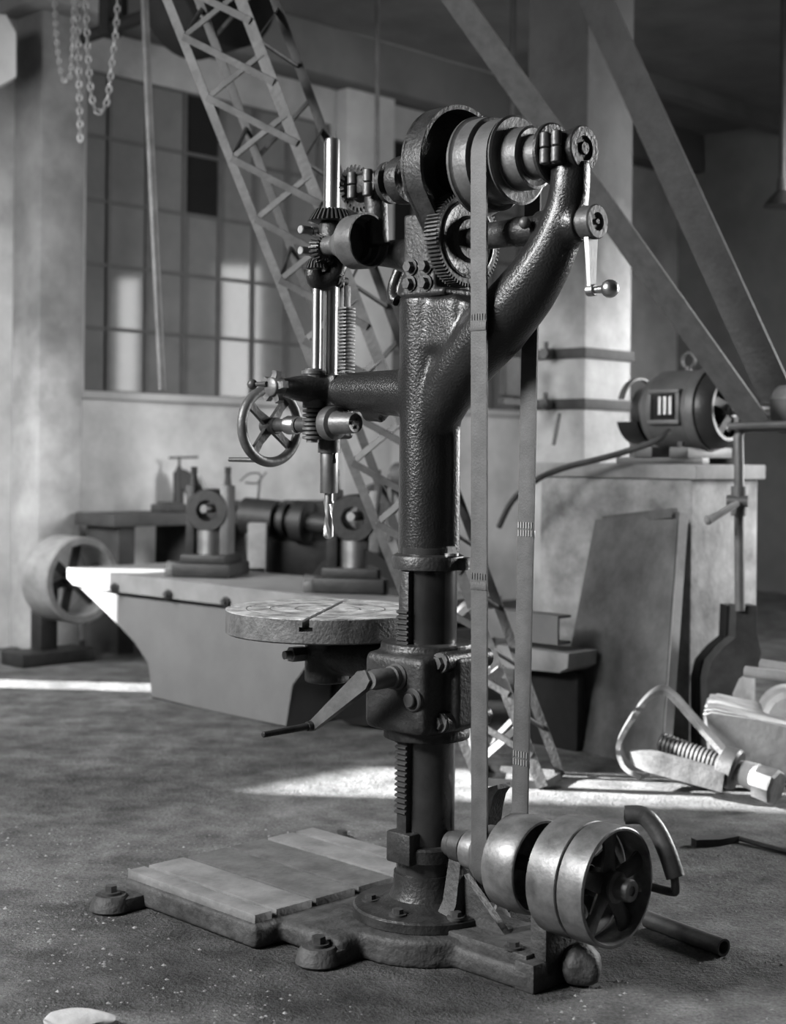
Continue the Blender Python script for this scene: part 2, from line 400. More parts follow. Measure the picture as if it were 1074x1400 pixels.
for i in range(6):
    a, b = ys[i]-0.007, ys[i+1]+0.007
    bm = B(); box(bm, ((0.80+0.242)/2, (a+b)/2, 0.074), (0.80-0.242, a-b, 0.026), bev=0.003)
    obj('table_strip', bm, PLANK if i in (0, 1, 4, 5) else PLANKD, dp)
# --- column
bm = B(); revolve(bm, (0, 0, 0), Z, [(0.068, 0.180), (0.072, 0.187), (0.094, 0.187), (0.099, 0.182), (0.106, 0.12), (0.118, 0.093), (0.14, 0.083), (0.18, 0.081)], 64); obj('column_flange', bm, PAINT2, dp)
for (x, y) in ((0.095, 0.105), (-0.155, 0.05), (0.115, -0.085), (-0.06, -0.135), (-0.04, 0.14)):
    bm = B(); bolt(bm, (x, y, 0.104), Z, 0.015, 0.014); obj('flange_bolt', bm, IRON, dp)
bm = B(); cyl(bm, (0, 0, 0.15), (0, 0, 1.02), 0.075, n=64); obj('column', bm, PAINTS, dp)
bm = B(); cyl(bm, (0, 0, 0.77), (0, 0, 0.97), 0.0757, n=64); obj('polished_band', bm, POLISH, dp)
bm = B(); revolve(bm, (0, 0, 0), Z, [(0.215, 0.076), (0.218, 0.092), (0.25, 0.093), (0.256, 0.088), (0.258, 0.076)], 48); box(bm, (0, 0.083, 0.255), (0.085, 0.04, 0.08), bev=0.006); obj('lower_collar', bm, PAINT2, dp)
bm = B(); box(bm, (0, 0.0795, 0.615), (0.034, 0.022, 0.69), bev=0.002); rk = obj('elevating_rack', bm, PAINT2, dp)
bm = B()
z = 0.34
while z < 0.86:
    prism(bm, [(0, 0), (0.008, 0.0035), (0.008, 0.0075), (0, 0.011)], (-0.0185, 0.0895, z), (0, 1, 0), (0, 0, 1), (0.037, 0, 0)); z += 0.0138
obj('rack_teeth', bm, IRON, rk)
# --- table bracket (knee)
bm = B()
cyl(bm, (0, 0, 0.545), (0, 0, 0.765), 0.108, n=48)
cyl(bm, (0, 0, 0.755), (0, 0, 0.775), 0.122, n=48); cyl(bm, (0, 0, 0.527), (0, 0, 0.548), 0.112, n=48)
box(bm, (-0.012, 0.065, 0.655), (0.215, 0.15, 0.20), bev=0.02)
tube(bm, [(0.05, 0, 0.70), (0.22, 0, 0.70), (0.385, 0, 0.705)], [0.07, 0.052, 0.05], 24)
cyl(bm, (0.385, 0, 0.625), (0.385, 0, 0.765), 0.062, n=36)
box(bm, (-0.125, 0.0, 0.66), (0.05, 0.10, 0.18), bev=0.01)
obj('table_bracket', bm, PAINT2, dp, remesh=0.006, smooth=3)
for z in (0.738, 0.588):
    bm = B(); cyl(bm, (-0.118, 0.075, z), (-0.118, -0.03, z), 0.027, n=24, ch=0.003); cyl(bm, (-0.118, -0.034, z), (-0.118, -0.10, z), 0.025, n=24, ch=0.003); ll = obj('clamp_lug', bm, PAINT, dp)
    bm = B(); bolt(bm, (-0.118, 0.078, z), Y_, 0.017, 0.014); obj('clamp_bolt', bm, CAST, ll)
bm = B(); cyl(bm, (-0.085, 0.13, 0.648), (-0.085, 0.146, 0.648), 0.03, n=24, ch=0.003); cyl(bm, (-0.085, 0.146, 0.648), (-0.085, 0.158, 0.648), 0.018, n=24, ch=0.002); obj('worm_plug', bm, IRON, dp)
bm = B(); cyl(bm, (0.42, 0.055, 0.705), (0.425, 0.10, 0.705), 0.022, n=6); cyl(bm, (0.425, 0.10, 0.705), (0.428, 0.12, 0.705), 0.012, n=12); obj('table_clamp_nut', bm, STEEL, dp)
bm = B(); revolve(bm, (-0.03, 0.132, 0.70), Y_, [(0, 0.034), (0.012, 0.034), (0.018, 0.029), (0.032, 0.029), (0.036, 0.025), (0.09, 0.026), (0.105, 0.022)], 28); cs = obj('crank_shaft', bm, CAST, dp)
ca, cb = Vector((-0.012, 0.235, 0.70)), Vector((0.178, 0.235, 0.56))
bm = B(); sweep(bm, [ca+(ca-cb).normalized()*0.022, ca, cb, cb+(cb-ca).normalized()*0.012], [rect(0.03, 0.022), rect(0.05, 0.026), rect(0.026, 0.016), rect(0.018, 0.014)], up=Z)
crk = obj('crank_arm', bm, CAST, dp)
bm = B(); cyl(bm, cb+Y_*0.0, cb+Y_*0.022, 0.014, 0.012, 16); cyl(bm, cb+Y_*0.022, cb+Vector((0.005, 0.165, -0.004)), 0.0095, 0.0075, 14, ch=0.002); obj('crank_handle', bm, PAINT2, crk)
# --- round T-slotted table
T0 = Vector((0.385, 0, 0)); TR = 0.282
bm = B(); revolve(bm, T0, Z, [(0.762, TR-0.006), (0.766, TR), (0.796, TR)], 96)
def quad_layer(bm, gap, z0, z1):
    for k in range(4):
        a0 = math.radians(126)+k*PI/2
        e = math.asin(gap/TR); poly = [(gap*math.sqrt(2)*math.cos(a0+PI/4), gap*math.sqrt(2)*math.sin(a0+PI/4))]
        for i in range(25):
            a = a0+e+(PI/2-2*e)*i/24; poly.append((TR*math.cos(a), TR*math.sin(a)))
        prism(bm, poly, T0+Z*z0, X, Y_, Z*(z1-z0))
quad_layer(bm, 0.018, 0.795, 0.808); quad_layer(bm, 0.0095, 0.808, 0.826)
tb = obj('round_table', bm, TABLE, dp, sharp=20)
bm = B(); quad_layer(bm, 0.0098, 0.826, 0.8285); obj('table_face', bm, TABTOP, tb, sharp=20)
bm = B()
for r in (0.09, 0.16, 0.225): sweep(bm, [T0+Vector((r*math.cos(2*PI*i/48), r*math.sin(2*PI*i/48), 0.8286)) for i in range(48)], rect(0.0008, 0.003), up=Z, closed=True)
obj('turned_ring', bm, TABLE, tb)
# --- main frame casting
bm = B()
cyl(bm, (0.008, 0.0, 0.99), (0.008, 0.0, 1.40), 0.0735, n=48)
cyl(bm, (0.008, 0.0, 1.38), (0.0, 0.0, 1.667), 0.0735, 0.083, n=48)
cyl(bm, (-0.036, -0.022, 0.99), (-0.036, -0.022, 1.46), 0.040, n=32)
box(bm, (-0.045, 0.0, 1.59), (0.21, 0.135, 0.15), bev=0.02)
pts = smooth_path([(-0.01, 0, 1.34), (-0.10, 0, 1.47), (-0.22, 0, 1.575), (-0.325, 0, 1.665), (-0.405, 0, 1.765), (-0.445, 0, 1.86), (-0.455, 0, 1.96)], 5)
tube(bm, pts, lerp_list([0.06, 0.075, 0.083, 0.074, 0.060, 0.050, 0.046], 5), 28)
cyl(bm, (-0.36, 0, 1.808), (-0.492, 0, 1.808), 0.045, n=32)
tube(bm, [(0, 0, 1.418), (0.15, 0, 1.424), (0.36, 0, 1.432)], [0.070, 0.061, 0.050], 28)
cyl(bm, (0.17, 0, 1.363), (0.24, 0, 1.367), 0.02, n=12)
prism(bm, [(0.0, 1.34), (0.0, 1.655), (-0.14, 1.655), (-0.24, 1.62), (-0.17, 1.50), (-0.075, 1.36)], (0, 0.055, 0), (1, 0, 0), (0, 0, 1), (0, -0.11, 0))
obj('frame_casting', bm, PAINT, dp, remesh=0.006, smooth=16)
bm = B(); revolve(bm, (0, 0, 0), Z, [(0.962, 0.077), (0.964, 0.093), (0.99, 0.096), (0.998, 0.092), (1.003, 0.08)], 56)
cyl(bm, (-0.075, -0.035, 0.964), (-0.075, -0.035, 0.995), 0.03, n=20)
fc = obj('frame_collar', bm, PAINT2, dp)
bm = B(); bolt(bm, (-0.08, 0.0, 1.005), Z, 0.013, 0.02); obj('collar_bolt', bm, STEEL, fc)
bm = B(); cyl(bm, (0.0775, 0.03, 1.655), (0.088, 0.037, 1.655), 0.008, n=12); obj('oil_plug', bm, STEEL, dp)
# --- gear bracket on the head
bm = B(); box(bm, (-0.018, 0, 1.775), (0.115, 0.135, 0.205), bev=0.006); box(bm, (-0.03, 0, 1.672), (0.16, 0.14, 0.02), bev=0.004); tube(bm, [(0.02, -0.02, 1.79), (0.12, -0.06, 1.795), (0.24, -0.062, 1.81), (0.385, -0.01, 1.835)], [0.06, 0.045, 0.036, 0.036], 24)
cyl(bm, (0.20, 0, 1.82), (0.21, 0, 1.96), 0.032, n=24)
gb = obj('gear_bracket', bm, PAINT2, dp, remesh=0.005, smooth=5)
for x, z in ((0.005, 1.74), (-0.048, 1.738), (0.008, 1.697), (-0.048, 1.695)):
    bm = B(); bolt(bm, (x, 0.07, z), Y_, 0.0145, 0.018); obj('bracket_bolt', bm, IRON, gb)
bm = B(); tube(bm, smooth_path([(0.09, 0.03, 1.74), (0.10, 0.04, 1.70), (0.09, 0.05, 1.67), (0.075, 0.05, 1.66)], 4), [0.015]*13, 12); obj('oil_pipe', bm, PAINT, dp)
# --- back gear and its shaft
bm = B(); gear(bm, (-0.108, 0, 1.806), -X, 0.121, 0.112, 0.042, 72); g = obj('back_gear', bm, IRON, dp, sharp=25)
bm = B(); revolve(bm, (-0.125, 0, 1.806), -X, [(0, 0.098), (0.006, 0.098), (0.007, 0.093), (0.005, 0.09), (0.005, 0.06), (0.008, 0.056), (0.014, 0.05), (0.014, 0.03)], 48); obj('gear_web', bm, PAINT2, g)
bm = B(); revolve(bm, (-0.08, 0, 1.808), -X, [(0, 0.026), (0.10, 0.026), (0.10, 0.033), (0.20, 0.034), (0.21, 0.037), (0.23, 0.037), (0.24, 0.034), (0.40, 0.036), (0.414, 0.036)], 32); obj('back_gear_shaft', bm, PAINT2, dp)
bm = B(); revolve(bm, (-0.496, 0, 1.808), -X, [(0, 0.034), (0.002, 0.040), (0.036, 0.041), (0.040, 0.038), (0.040, 0.022), (0.036, 0.020), (0.036, 0.008), (0.040, 0.006)], 32); hl = obj('lever_hub', bm, CAST, dp)
bm = B(); sweep(bm, [(-0.515, 0, 1.795), (-0.517, 0, 1.72), (-0.519, 0, 1.645)], [rect(0.014, 0.04), rect(0.012, 0.028), rect(0.010, 0.02)], up=X); cyl(bm, (-0.508, 0, 1.648), (-0.53, 0, 1.648), 0.014, n=16, ch=0.002); obj('engaging_lever', bm, STEEL, hl)
bm = B(); cyl(bm, (-0.53, 0, 1.648), (-0.555, 0, 1.648), 0.008, 0.010, 12); sphere(bm, (-0.572, 0, 1.648), 0.0215, 20); obj('ball_handle', bm, BRIGHT, hl)
bm = B(); sphere(bm, (-0.365, 0.062, 1.815), 0.0145); cyl(bm, (-0.365, 0.03, 1.81), (-0.365, 0.055, 1.814), 0.007, n=10); obj('oil_ball', bm, CAST, dp)
# --- main shaft, guard, cone pulley, bearings
SZ = 1.985
bm = B(); cyl(bm, (-0.49, 0, SZ), (0.31, 0, SZ), 0.019, n=24); obj('main_shaft', bm, STEEL, dp)
bm = B()
poly = []
for i in range(33):
    a = math.radians(-32+ (205+32)*i/32); poly.append((0.163*math.cos(a), 0.163*math.sin(a)))
poly += [(-0.075, -0.165), (0.0, -0.14), (0.085, -0.10)]
ring = [(x*0.93, y*0.93) for x, y in poly]
prism(bm, poly, (-0.045, 0, SZ), (0, -1, 0), (0, 0, 1), (-0.012, 0, 0))
n = len(poly)
va = [[bm.verts.new((-0.05+dx, -x, SZ+y)) for x, y in p] for p, dx in ((poly, 0), (poly, -0.062), (ring, -0.062), (ring, 0))]
for k in range(3):
    for i in range(n): bm.faces.new((va[k][i], va[k][(i+1) % n], va[k+1][(i+1) % n], va[k+1][i]))
obj('gear_guard', bm, PAINT2, dp, sharp=28)
bm = B(); revolve(bm, (-0.045, 0, SZ), -X, [(0, 0.05), (0.09, 0.05), (0.11, 0.062), (0.115, 0.062)], 36); obj('pinion_sleeve', bm, PAINT2, dp)
bm = B(); revolve(bm, (0, 0, SZ), -X, [(0.160, 0.03), (0.160, 0.112), (0.163, 0.123), (0.171, 0.124), (0.174, 0.119), (0.178, 0.1165), (0.200, 0.118), (0.220, 0.1165), (0.222, 0.113), (0.222, 0.105),
    (0.226, 0.100), (0.255, 0.1025), (0.284, 0.100), (0.286, 0.109), (0.291, 0.110), (0.294, 0.104), (0.292, 0.080), (0.294, 0.0765), (0.318, 0.0775), (0.343, 0.0765), (0.345, 0.07), (0.341, 0.056), (0.344, 0.053), (0.366, 0.054), (0.388, 0.053), (0.39, 0.03)], 64)
obj('upper_cone_pulley', bm, CAST, dp, sharp=30)
bm = B(); revolve(bm, (0, 0, SZ), -X, [(0.392, 0.03), (0.392, 0.07), (0.395, 0.074), (0.404, 0.074), (0.407, 0.07), (0.407, 0.03)], 40); obj('thrust_collar', bm, PAINT2, dp)
bm = B(); revolve(bm, (0, 0, SZ), -X, [(0.410, 0.046), (0.412, 0.049), (0.472, 0.049), (0.474, 0.053), (0.492, 0.054), (0.496, 0.051), (0.496, 0.030), (0.492, 0.028), (0.492, 0.016), (0.497, 0.014)], 40)
box(bm, (-0.443, 0.045, SZ-0.003), (0.06, 0.03, 0.075), bev=0.006)
rb = obj('rear_bearing', bm, PAINT2, dp)
for x in (-0.428, -0.462):
    bm = B(); cyl(bm, (x, 0.066, SZ-0.038), (x, 0.066, SZ-0.002), 0.0125, n=16, ch=0.002); cyl(bm, (x, 0.066, SZ+0.001), (x, 0.066, SZ+0.036), 0.0125, n=16, ch=0.002); obj('bearing_screw', bm, CAST, rb)
bm = B(); revolve(bm, (0, 0, SZ), X, [(0.075, 0.03), (0.078, 0.062), (0.10, 0.064), (0.118, 0.062), (0.12, 0.036), (0.145, 0.034), (0.146, 0.056), (0.16, 0.056), (0.163, 0.03)], 36); obj('shaft_collar', bm, PAINT2, dp)
bm = B(); revolve(bm, (0, 0, SZ), X, [(0.165, 0.034), (0.168, 0.040), (0.272, 0.040), (0.275, 0.034)], 28); box(bm, (0.222, 0.03, SZ), (0.10, 0.03, 0.05), bev=0.006); fb = obj('front_bearing', bm, PAINT2, dp)
for x in (0.252, 0.192):
    bm = B(); cyl(bm, (x, 0.048, SZ-0.037), (x, 0.048, SZ-0.002), 0.0135, n=16, ch=0.002); cyl(bm, (x, 0.048, SZ+0.001), (x, 0.048, SZ+0.034), 0.0135, n=16, ch=0.002); obj('bearing_screw', bm, CAST, fb)
bm = B(); gear(bm, (0.297, 0, SZ), X, 0.066, 0.052, 0.03, 26, bevel=0.35); obj('driving_bevel_gear', bm, IRON, dp, sharp=20)
# --- spindle group
SX = 0.385
bm = B(); revolve(bm, (SX, 0, 0), Z, [(1.93, 0.0215), (2.13, 0.0215), (2.136, 0.019)], 32); sp = obj('spindle', bm, BRIGHT, dp)
bm = B(); box(bm, (SX+0.008, 0.0195, 2.03), (0.005, 0.006, 0.19)); obj('keyway', bm, IRON, sp)
bm = B(); cyl(bm, (SX, 0, 1.47), (SX, 0, 1.80), 0.0195, n=28); obj('spindle_sleeve', bm, BRIGHT, dp)
bm = B(); gear(bm, (SX, 0, 1.922), Z, 0.068, 0.055, 0.034, 30, bevel=0.32); obj('spindle_bevel_gear', bm, IRON, dp, sharp=20)
bm = B(); revolve(bm, (SX, 0, 0), Z, [(1.775, 0.03), (1.78, 0.036), (1.895, 0.036), (1.905, 0.03)], 28); hb = obj('spindle_bearing', bm, PAINT2, dp)
for z, y0 in ((1.878, 0.03), (1.82, 0.035)):
    bm = B(); cyl(bm, (SX+0.035, 0.0, z), (SX+0.035, 0.045, z), 0.0125, n=16); cyl(bm, (SX+0.035, 0.047, z), (SX+0.035, 0.085, z), 0.0125, n=16, ch=0.002); obj('bearing_screw', bm, STEEL, hb)
bm = B(); gear(bm, (SX, 0.055, 1.782), Z, 0.033, 0.026, 0.026, 20, bevel=0.35); obj('feed_bevel_gear', bm, IRON, dp, sharp=20)
bm = B(); gear(bm, (SX-0.03, 0.06, 1.822), X, 0.034, 0.027, 0.022, 20, bevel=-0.25); obj('feed_bevel_pinion', bm, IRON, dp, sharp=20)
bm = B(); tube(bm, smooth_path([(SX, 0.065, 1.765), (SX, 0.06, 1.742), (SX-0.005, 0.04, 1.735), (SX-0.02, 0.018, 1.745), (SX-0.03, 0.0, 1.78), (SX-0.03, -0.005, 1.82)], 4), lerp_list([0.022, 0.026, 0.027, 0.026, 0.024, 0.026], 4), 18); obj('feed_bracket', bm, PAINT, dp)
bm = B(); revolve(bm, (0.36, 0.055, 1.827), -X, [(0, 0.016), (0.0, 0.026), (0.055, 0.027), (0.06, 0.032), (0.07, 0.036), (0.115, 0.066), (0.122, 0.072), (0.178, 0.0745), (0.182, 0.074), (0.182, 0.069), (0.160, 0.067), (0.158, 0.062), (0.135, 0.060), (0.132, 0.052), (0.11, 0.05), (0.108, 0.02), (0.10, 0.0)], 48); obj('feed_cone_pulley', bm, CAST, dp, sharp=30)
bm = B(); cyl(bm, (SX, 0.052, 1.46), (SX, 0.052, 1.77), 0.0125, n=20); obj('feed_rod', bm, STEEL, dp)
bm = B(); box(bm, (0.34, -0.012, 1.62), (0.018, 0.026, 0.21), bev=0.001); box(bm, (0.345, 0.002, 1.735), (0.022, 0.012, 0.03), bev=0.001); cyl(bm, (0.345, -0.02, 1.737), (0.345, 0.012, 1.737), 0.012, n=14); fr = obj('feed_rack', bm, IRON, dp)
bm = B(); z = 1.475
while z < 1.665:
    box(bm, (0.333, -0.012, z), (0.034, 0.037, 0.0055), bev=0.0012); z += 0.0098
obj('rack_teeth', bm, CAST, fr)
bm = B(); box(bm, (0.372, 0.0, 1.435), (0.10, 0.085, 0.085), bev=0.008); box(bm, (0.345, 0.02, 1.345), (0.09, 0.07, 0.09), bev=0.008); tube(bm, [(0.38, 0.04, 1.437), (0.39, 0.12, 1.437), (0.385, 0.185, 1.437)], [0.045, 0.034, 0.022], 20); obj('feed_head', bm, PAINT2, dp, remesh=0.005, smooth=2)
bm = B(); revolve(bm, (SX, 0.06, 0), Z, [(1.385, 0.028), (1.388, 0.031), (1.475, 0.031), (1.478, 0.034), (1.487, 0.034), (1.489, 0.026), (1.493, 0.024)], 28); obj('feed_rod_bearing', bm, CAST, dp)
bm = B(); z = 1.298; pr = []
for k in range(7): pr += [(z, 0.018), (z+0.0025, 0.029), (z+0.0085, 0.029), (z+0.011, 0.018)]; z += 0.0122
revolve(bm, (SX, 0.062, 0), Z, [(1.29, 0.018)]+pr+[(1.388, 0.018)], 28); obj('feed_worm', bm, CAST, dp)
WY = 0.06
bm = B(); revolve(bm, (0.325, WY, 1.342), -X, [(0, 0.03), (0.0, 0.046), (0.008, 0.047), (0.03, 0.045), (0.036, 0.034), (0.045, 0.030), (0.105, 0.0275), (0.109, 0.0255), (0.107, 0.022), (0.107, 0.0)], 32); wh = obj('worm_wheel_hub', bm, CAST, dp)
bm = B()
for k in range(3): cyl(bm, (0.219, WY+0.012*math.cos(k*2.1), 1.342+0.012*math.sin(k*2.1)), (0.215, WY+0.012*math.cos(k*2.1), 1.342+0.012*math.sin(k*2.1)), 0.0045, n=8)
obj('hub_screw', bm, IRON, wh)
bm = B(); revolve(bm, (0.56, WY-0.01, 1.339), -X, [(0, 0.018), (0.05, 0.018), (0.05, 0.0235), (0.105, 0.0235), (0.105, 0.02), (0.18, 0.02)], 24); ws = obj('handwheel_shaft', bm, IRON, dp)
bm = B(); revolve(bm, (0.56, WY-0.01, 1.339), -X, [(0.058, 0.0235), (0.060, 0.0265), (0.094, 0.0255), (0.097, 0.0235)], 24); obj('bright_collar', bm, BRIGHT, ws)
WC = Vector((0.582, WY-0.012, 1.338)); WR = 0.104
bm = B(); sweep(bm, [WC+Vector((0, WR*math.cos(2*PI*i/64), WR*math.sin(2*PI*i/64))) for i in range(64)], circ(0.0145, 12), up=X, closed=True); hw = obj('handwheel_rim', bm, CAST, dp)
bm = B(); cyl(bm, WC-X*0.03, WC+X*0.028, 0.024, 0.022, 24, ch=0.003); obj('handwheel_hub', bm, IRON, hw)
for k in range(4):
    a = math.radians(38+90*k); d = Vector((0, math.cos(a), math.sin(a)))
    bm = B(); sweep(bm, [WC+d*0.018, WC+d*0.06+X*0.004, WC+d*0.10], [rect(0.016, 0.026), rect(0.013, 0.02), rect(0.014, 0.024)], up=X); obj('spoke', bm, IRON, hw)
hp = WC+Vector((0.0, 0.035, -0.098)); hp2 = hp+Vector((0.14, 0, 0))
bm = B(); cyl(bm, hp, hp2, 0.0075, 0.0065, 12); obj('wheel_handle', bm, STEEL, hw)
# star knob
KC = Vector((SX, 0.20, 1.437))
bm = B(); cyl(bm, KC-Y_*0.02, KC+Y_*0.018, 0.028, 0.026, 24, ch=0.003)
for k in range(5):
    a = math.radians(100+72*k); d = Vector((math.cos(a), 0, math.sin(a)))
    sweep(bm, [KC+d*0.018, KC+d*0.034, KC+d*0.045], [rect(0.026, 0.024), rect(0.016, 0.018), rect(0.019, 0.018)], up=Y_)
sk = obj('star_knob', bm, CAST, dp, sharp=50)
bm = B(); a0 = KC+Vector((0.04, 0.02, 0.008)); cyl(bm, a0-X*0.03, a0+X*0.02, 0.007, 0.006, 10); sphere(bm, a0+X*0.026+Y_*0.004, 0.0145); obj('knob_ball', bm, IRON, sk)
# quill, chuck, bit
bm = B(); revolve(bm, (SX, 0, 0), Z, [(1.262, 0.026), (1.262, 0.0315), (1.32, 0.0315), (1.32, 0.02)], 32); obj('quill', bm, IRON, dp)
bm = B(); revolve(bm, (SX, 0, 0), Z, [(1.150, 0.013), (1.150, 0.024), (1.153, 0.0255), (1.262, 0.0255)], 32); ch = obj('chuck_sleeve', bm, STEEL, dp)
bm = B(); box(bm, (SX-0.026, 0.006, 1.248), (0.006, 0.014, 0.03), bev=0.003); obj('drift_slot', bm, PANED, ch)
# drill bit: tapered two-flute twist
bm = B(); N = 40; rings = []
secn = 24
for i in range(N+1):
    t = i/N; z = 1.128 - t*0.106; ph = t*2.2; r = 0.0145 if t < 0.94 else 0.0145*(1-(t-0.94)/0.06*0.75)
    ring = []
    for j in range(secn):
        a = 2*PI*j/secn; c = abs(math.cos(a)); rr = r*(1.0 if c < 0.62 else 1.0-1.35*(c-0.62))
        if t < 0.06: rr = r
        ring.append(bm.verts.new((SX+rr*math.cos(a+ph), rr*math.sin(a+ph), z)))
    rings.append(ring)
for a, b in zip(rings, rings[1:]):
    for j in range(secn): bm.faces.new((a[j], a[(j+1) % secn], b[(j+1) % secn], b[j]))
bm.faces.new(rings[0]); bm.faces.new(list(reversed(rings[-1])))
cyl(bm, (SX, 0, 1.126), (SX, 0, 1.16), 0.0125, n=24)
obj('twist_drill_bit', bm, STEEL, dp, sharp=28)
# --- countershaft at the foot
LZ = 0.266
bm = B(); cyl(bm, (-0.085, 0, LZ), (-0.645, 0, LZ), 0.019, n=24); obj('countershaft', bm, STEEL, dp)
bm = B(); box(bm, (-0.25, -0.012, 0.066), (0.33, 0.20, 0.03), bev=0.005)
sweep(bm, [(-0.12, 0, 0.075), (-0.125, 0, 0.13), (-0.125, 0, 0.24)], [rect(0.15, 0.05), rect(0.085, 0.045), rect(0.045, 0.04)], up=Y_)
prism(bm, [(0, 0), (0.16, 0), (0.02, 0.12), (0, 0.15)], (-0.13, 0.012, 0.075), (-1, 0, 0), (0, 0, 1), (0, -0.024, 0))
bk = obj('countershaft_bracket', bm, DUSTY, dp)
for x, y in ((-0.13, 0.085), (-0.36, 0.07), (-0.36, -0.09)):
    bm = B(); bolt(bm, (x, y, 0.084), Z, 0.015, 0.014); obj('bracket_bolt', bm, IRON, bk)
bm = B(); box(bm, (-0.425, -0.012, 0.11), (0.05, 0.14, 0.17), bev=0.006); box(bm, (-0.425, 0, 0.22), (0.04, 0.07, 0.10), bev=0.006); box(bm, (-0.42, -0.012, 0.035), (0.06, 0.23, 0.07), bev=0.006); obj('rear_pedestal', bm, DUSTY, dp)
bm = B(); revolve(bm, (-0.085, 0, LZ), -X, [(0, 0.022), (0.0, 0.032), (0.018, 0.034), (0.022, 0.030), (0.024, 0.040), (0.06, 0.041), (0.063, 0.034)], 32); obj('countershaft_bearing', bm, IRON, dp)
bm = B(); revolve(bm, (0, 0, LZ), -X, [(0.155, 0.03), (0.155, 0.048), (0.18, 0.050), (0.205, 0.048), (0.207, 0.066), (0.215, 0.071), (0.25, 0.0735), (0.285, 0.071), (0.288, 0.108), (0.294, 0.1145), (0.340, 0.118), (0.384, 0.1145), (0.388, 0.112), (0.388, 0.106), (0.30, 0.102), (0.298, 0.03)], 64); obj('lower_cone_pulley', bm, PULLEY, dp, sharp=30)
def flat_pulley(name, xa, xb, crown, parent_mat):
    bm = B(); w = xb-xa
    revolve(bm, (-xa, 0, LZ), -X, [(0, 0.134), (0.002, 0.138), (w*0.5, 0.138+crown), (w-0.002, 0.138), (w, 0.135), (w, 0.130), (w-0.004, 0.1285), (w*.5, 0.1265), (0.004, 0.1285), (0, 0.130)], 72, closed=True)
    rim = obj(name, bm, parent_mat, dp, sharp=30)
    bm = B(); revolve(bm, (-xa, 0, LZ), -X, [(0.006, 0.02), (0.006, 0.034), (w-0.008, 0.036), (w-0.004, 0.033), (w-0.004, 0.02)], 28); obj('pulley_hub', bm, IRON, rim)
    for k in range(5):
        a = math.radians(20+72*k); d = Vector((0, math.cos(a), math.sin(a))); c = Vector((-(xa+xb)/2-0.006, 0, LZ))
        bm = B(); e = [[(s*math.cos(2*PI*i/10), q*math.sin(2*PI*i/10)) for i in range(10)] for s, q in ((0.010, 0.026), (0.009, 0.021), (0.010, 0.028))]
        sweep(bm, [c+d*0.028, c+d*0.08, c+d*0.129], e, up=X); obj('pulley_spoke', bm, IRON, rim)
flat_pulley('fast_pulley', 0.450, 0.536, 0.002, PULLEY)
flat_pulley('loose_pulley', 0.541, 0.614, 0.0015, PULLEY)
bm = B(); revolve(bm, (-0.60, 0, LZ), -X, [(0, 0.034), (0.012, 0.036), (0.016, 0.026), (0.048, 0.026), (0.052, 0.024), (0.052, 0.012), (0.049, 0.011), (0.049, 0.0)], 32); obj('shaft_end_collar', bm, CAST, dp)
# --- vertical drive belt of the machine
BX = -0.254; RU_, RL_ = 0.1035, 0.0745; dz = SZ-LZ
al = math.asin((RU_-RL_)/dz)
path = []
n = 20
for i in range(n+1):
    a = -al + (PI+2*al)*i/n; path.append(Vector((BX, RU_*math.cos(a), SZ+RU_*math.sin(a))))
for i in range(1, 24): path.append(path[n]+(Vector((BX, -RL_*math.cos(al), LZ-RL_*math.sin(al)))-path[n])*i/24)
for i in range(n+1):
    a = PI+al + (PI-2*al)*i/n; path.append(Vector((BX, RL_*math.cos(a), LZ+RL_*math.sin(a))))
q0, q1 = path[-1], path[0]
for i in range(1, 24): path.append(q0+(q1-q0)*i/24)
bm = B(); sweep(bm, path, rect(0.050, 0.006), up=X, closed=True); db = obj('drive_belt', bm, BELT, dp)
nearp = lambda z: q0+(q1-q0)*((z-q0.z)/(q1.z-q0.z))
f0, f1 = path[n], path[n+24]
farp = lambda z: f0+(f1-f0)*((z-f0.z)/(f1.z-f0.z))
for z, side in ((1.585, 0), (0.955, 0), (1.075, 1), (0.50, 1)):
    c = (farp if side else nearp)(z); bm = B(); s = -1 if side else 1
    for i in range(6):
        for dz_ in (-0.011, 0.009): box(bm, c+Vector(((i-2.5)*0.0085, s*0.0036, dz_)), (0.0028, 0.003, 0.015))
    box(bm, c+Vector((0, s*0.003, -0.014)), (0.051, 0.004, 0.02), bev=0.001)
    if side:
        for i in range(6):
            for dz_ in (-0.011, 0.009): box(bm, c+Vector(((i-2.5)*0.0085, 0.0036, dz_)), (0.0028, 0.003, 0.015))
    obj('belt_lacing', bm, LACE if side else BELT, db)
# --- belt shifter: bent pipe handle and horn
bm = B(); pth = smooth_path([(-0.545, -0.118, 0.402), (-0.582, -0.142, 0.402), (-0.615, -0.15, 0.372), (-0.645, -0.15, 0.325), (-0.668, -0.15, 0.272)], 5)
outer = circ(0.0225, 16); sweep(bm, pth, outer)
pi = obj('shifter_handle', bm, IRON, dp)
bm = B(); cyl(bm, Vector((-0.5445, -0.1177, 0.402)), Vector((-0.5440, -0.1174, 0.402)), 0.017, n=16); obj('pipe_bore', bm, PANED, pi)
bm = B(); tube(bm, smooth_path([(-0.664, -0.15, 0.282), (-0.668, -0.15, 0.246), (-0.655, -0.15, 0.236), (-0.56, -0.15, 0.236), (-0.30, -0.15, 0.236)], 5), 0.0105, 12); obj('shifter_rod', bm, IRON, dp)
bm = B(); cyl(bm, (-0.30, -0.15, 0.07), (-0.30, -0.15, 0.26), 0.016, n=12); box(bm, (-0.30, -0.11, 0.05), (0.06, 0.13, 0.05), bev=0.005); obj('shifter_post', bm, IRON, dp)
bm = B(); dpi = (Matrix.Translation((DX, DY, 0)) @ Matrix.Rotation(math.radians(135), 4, 'Z')).inverted()
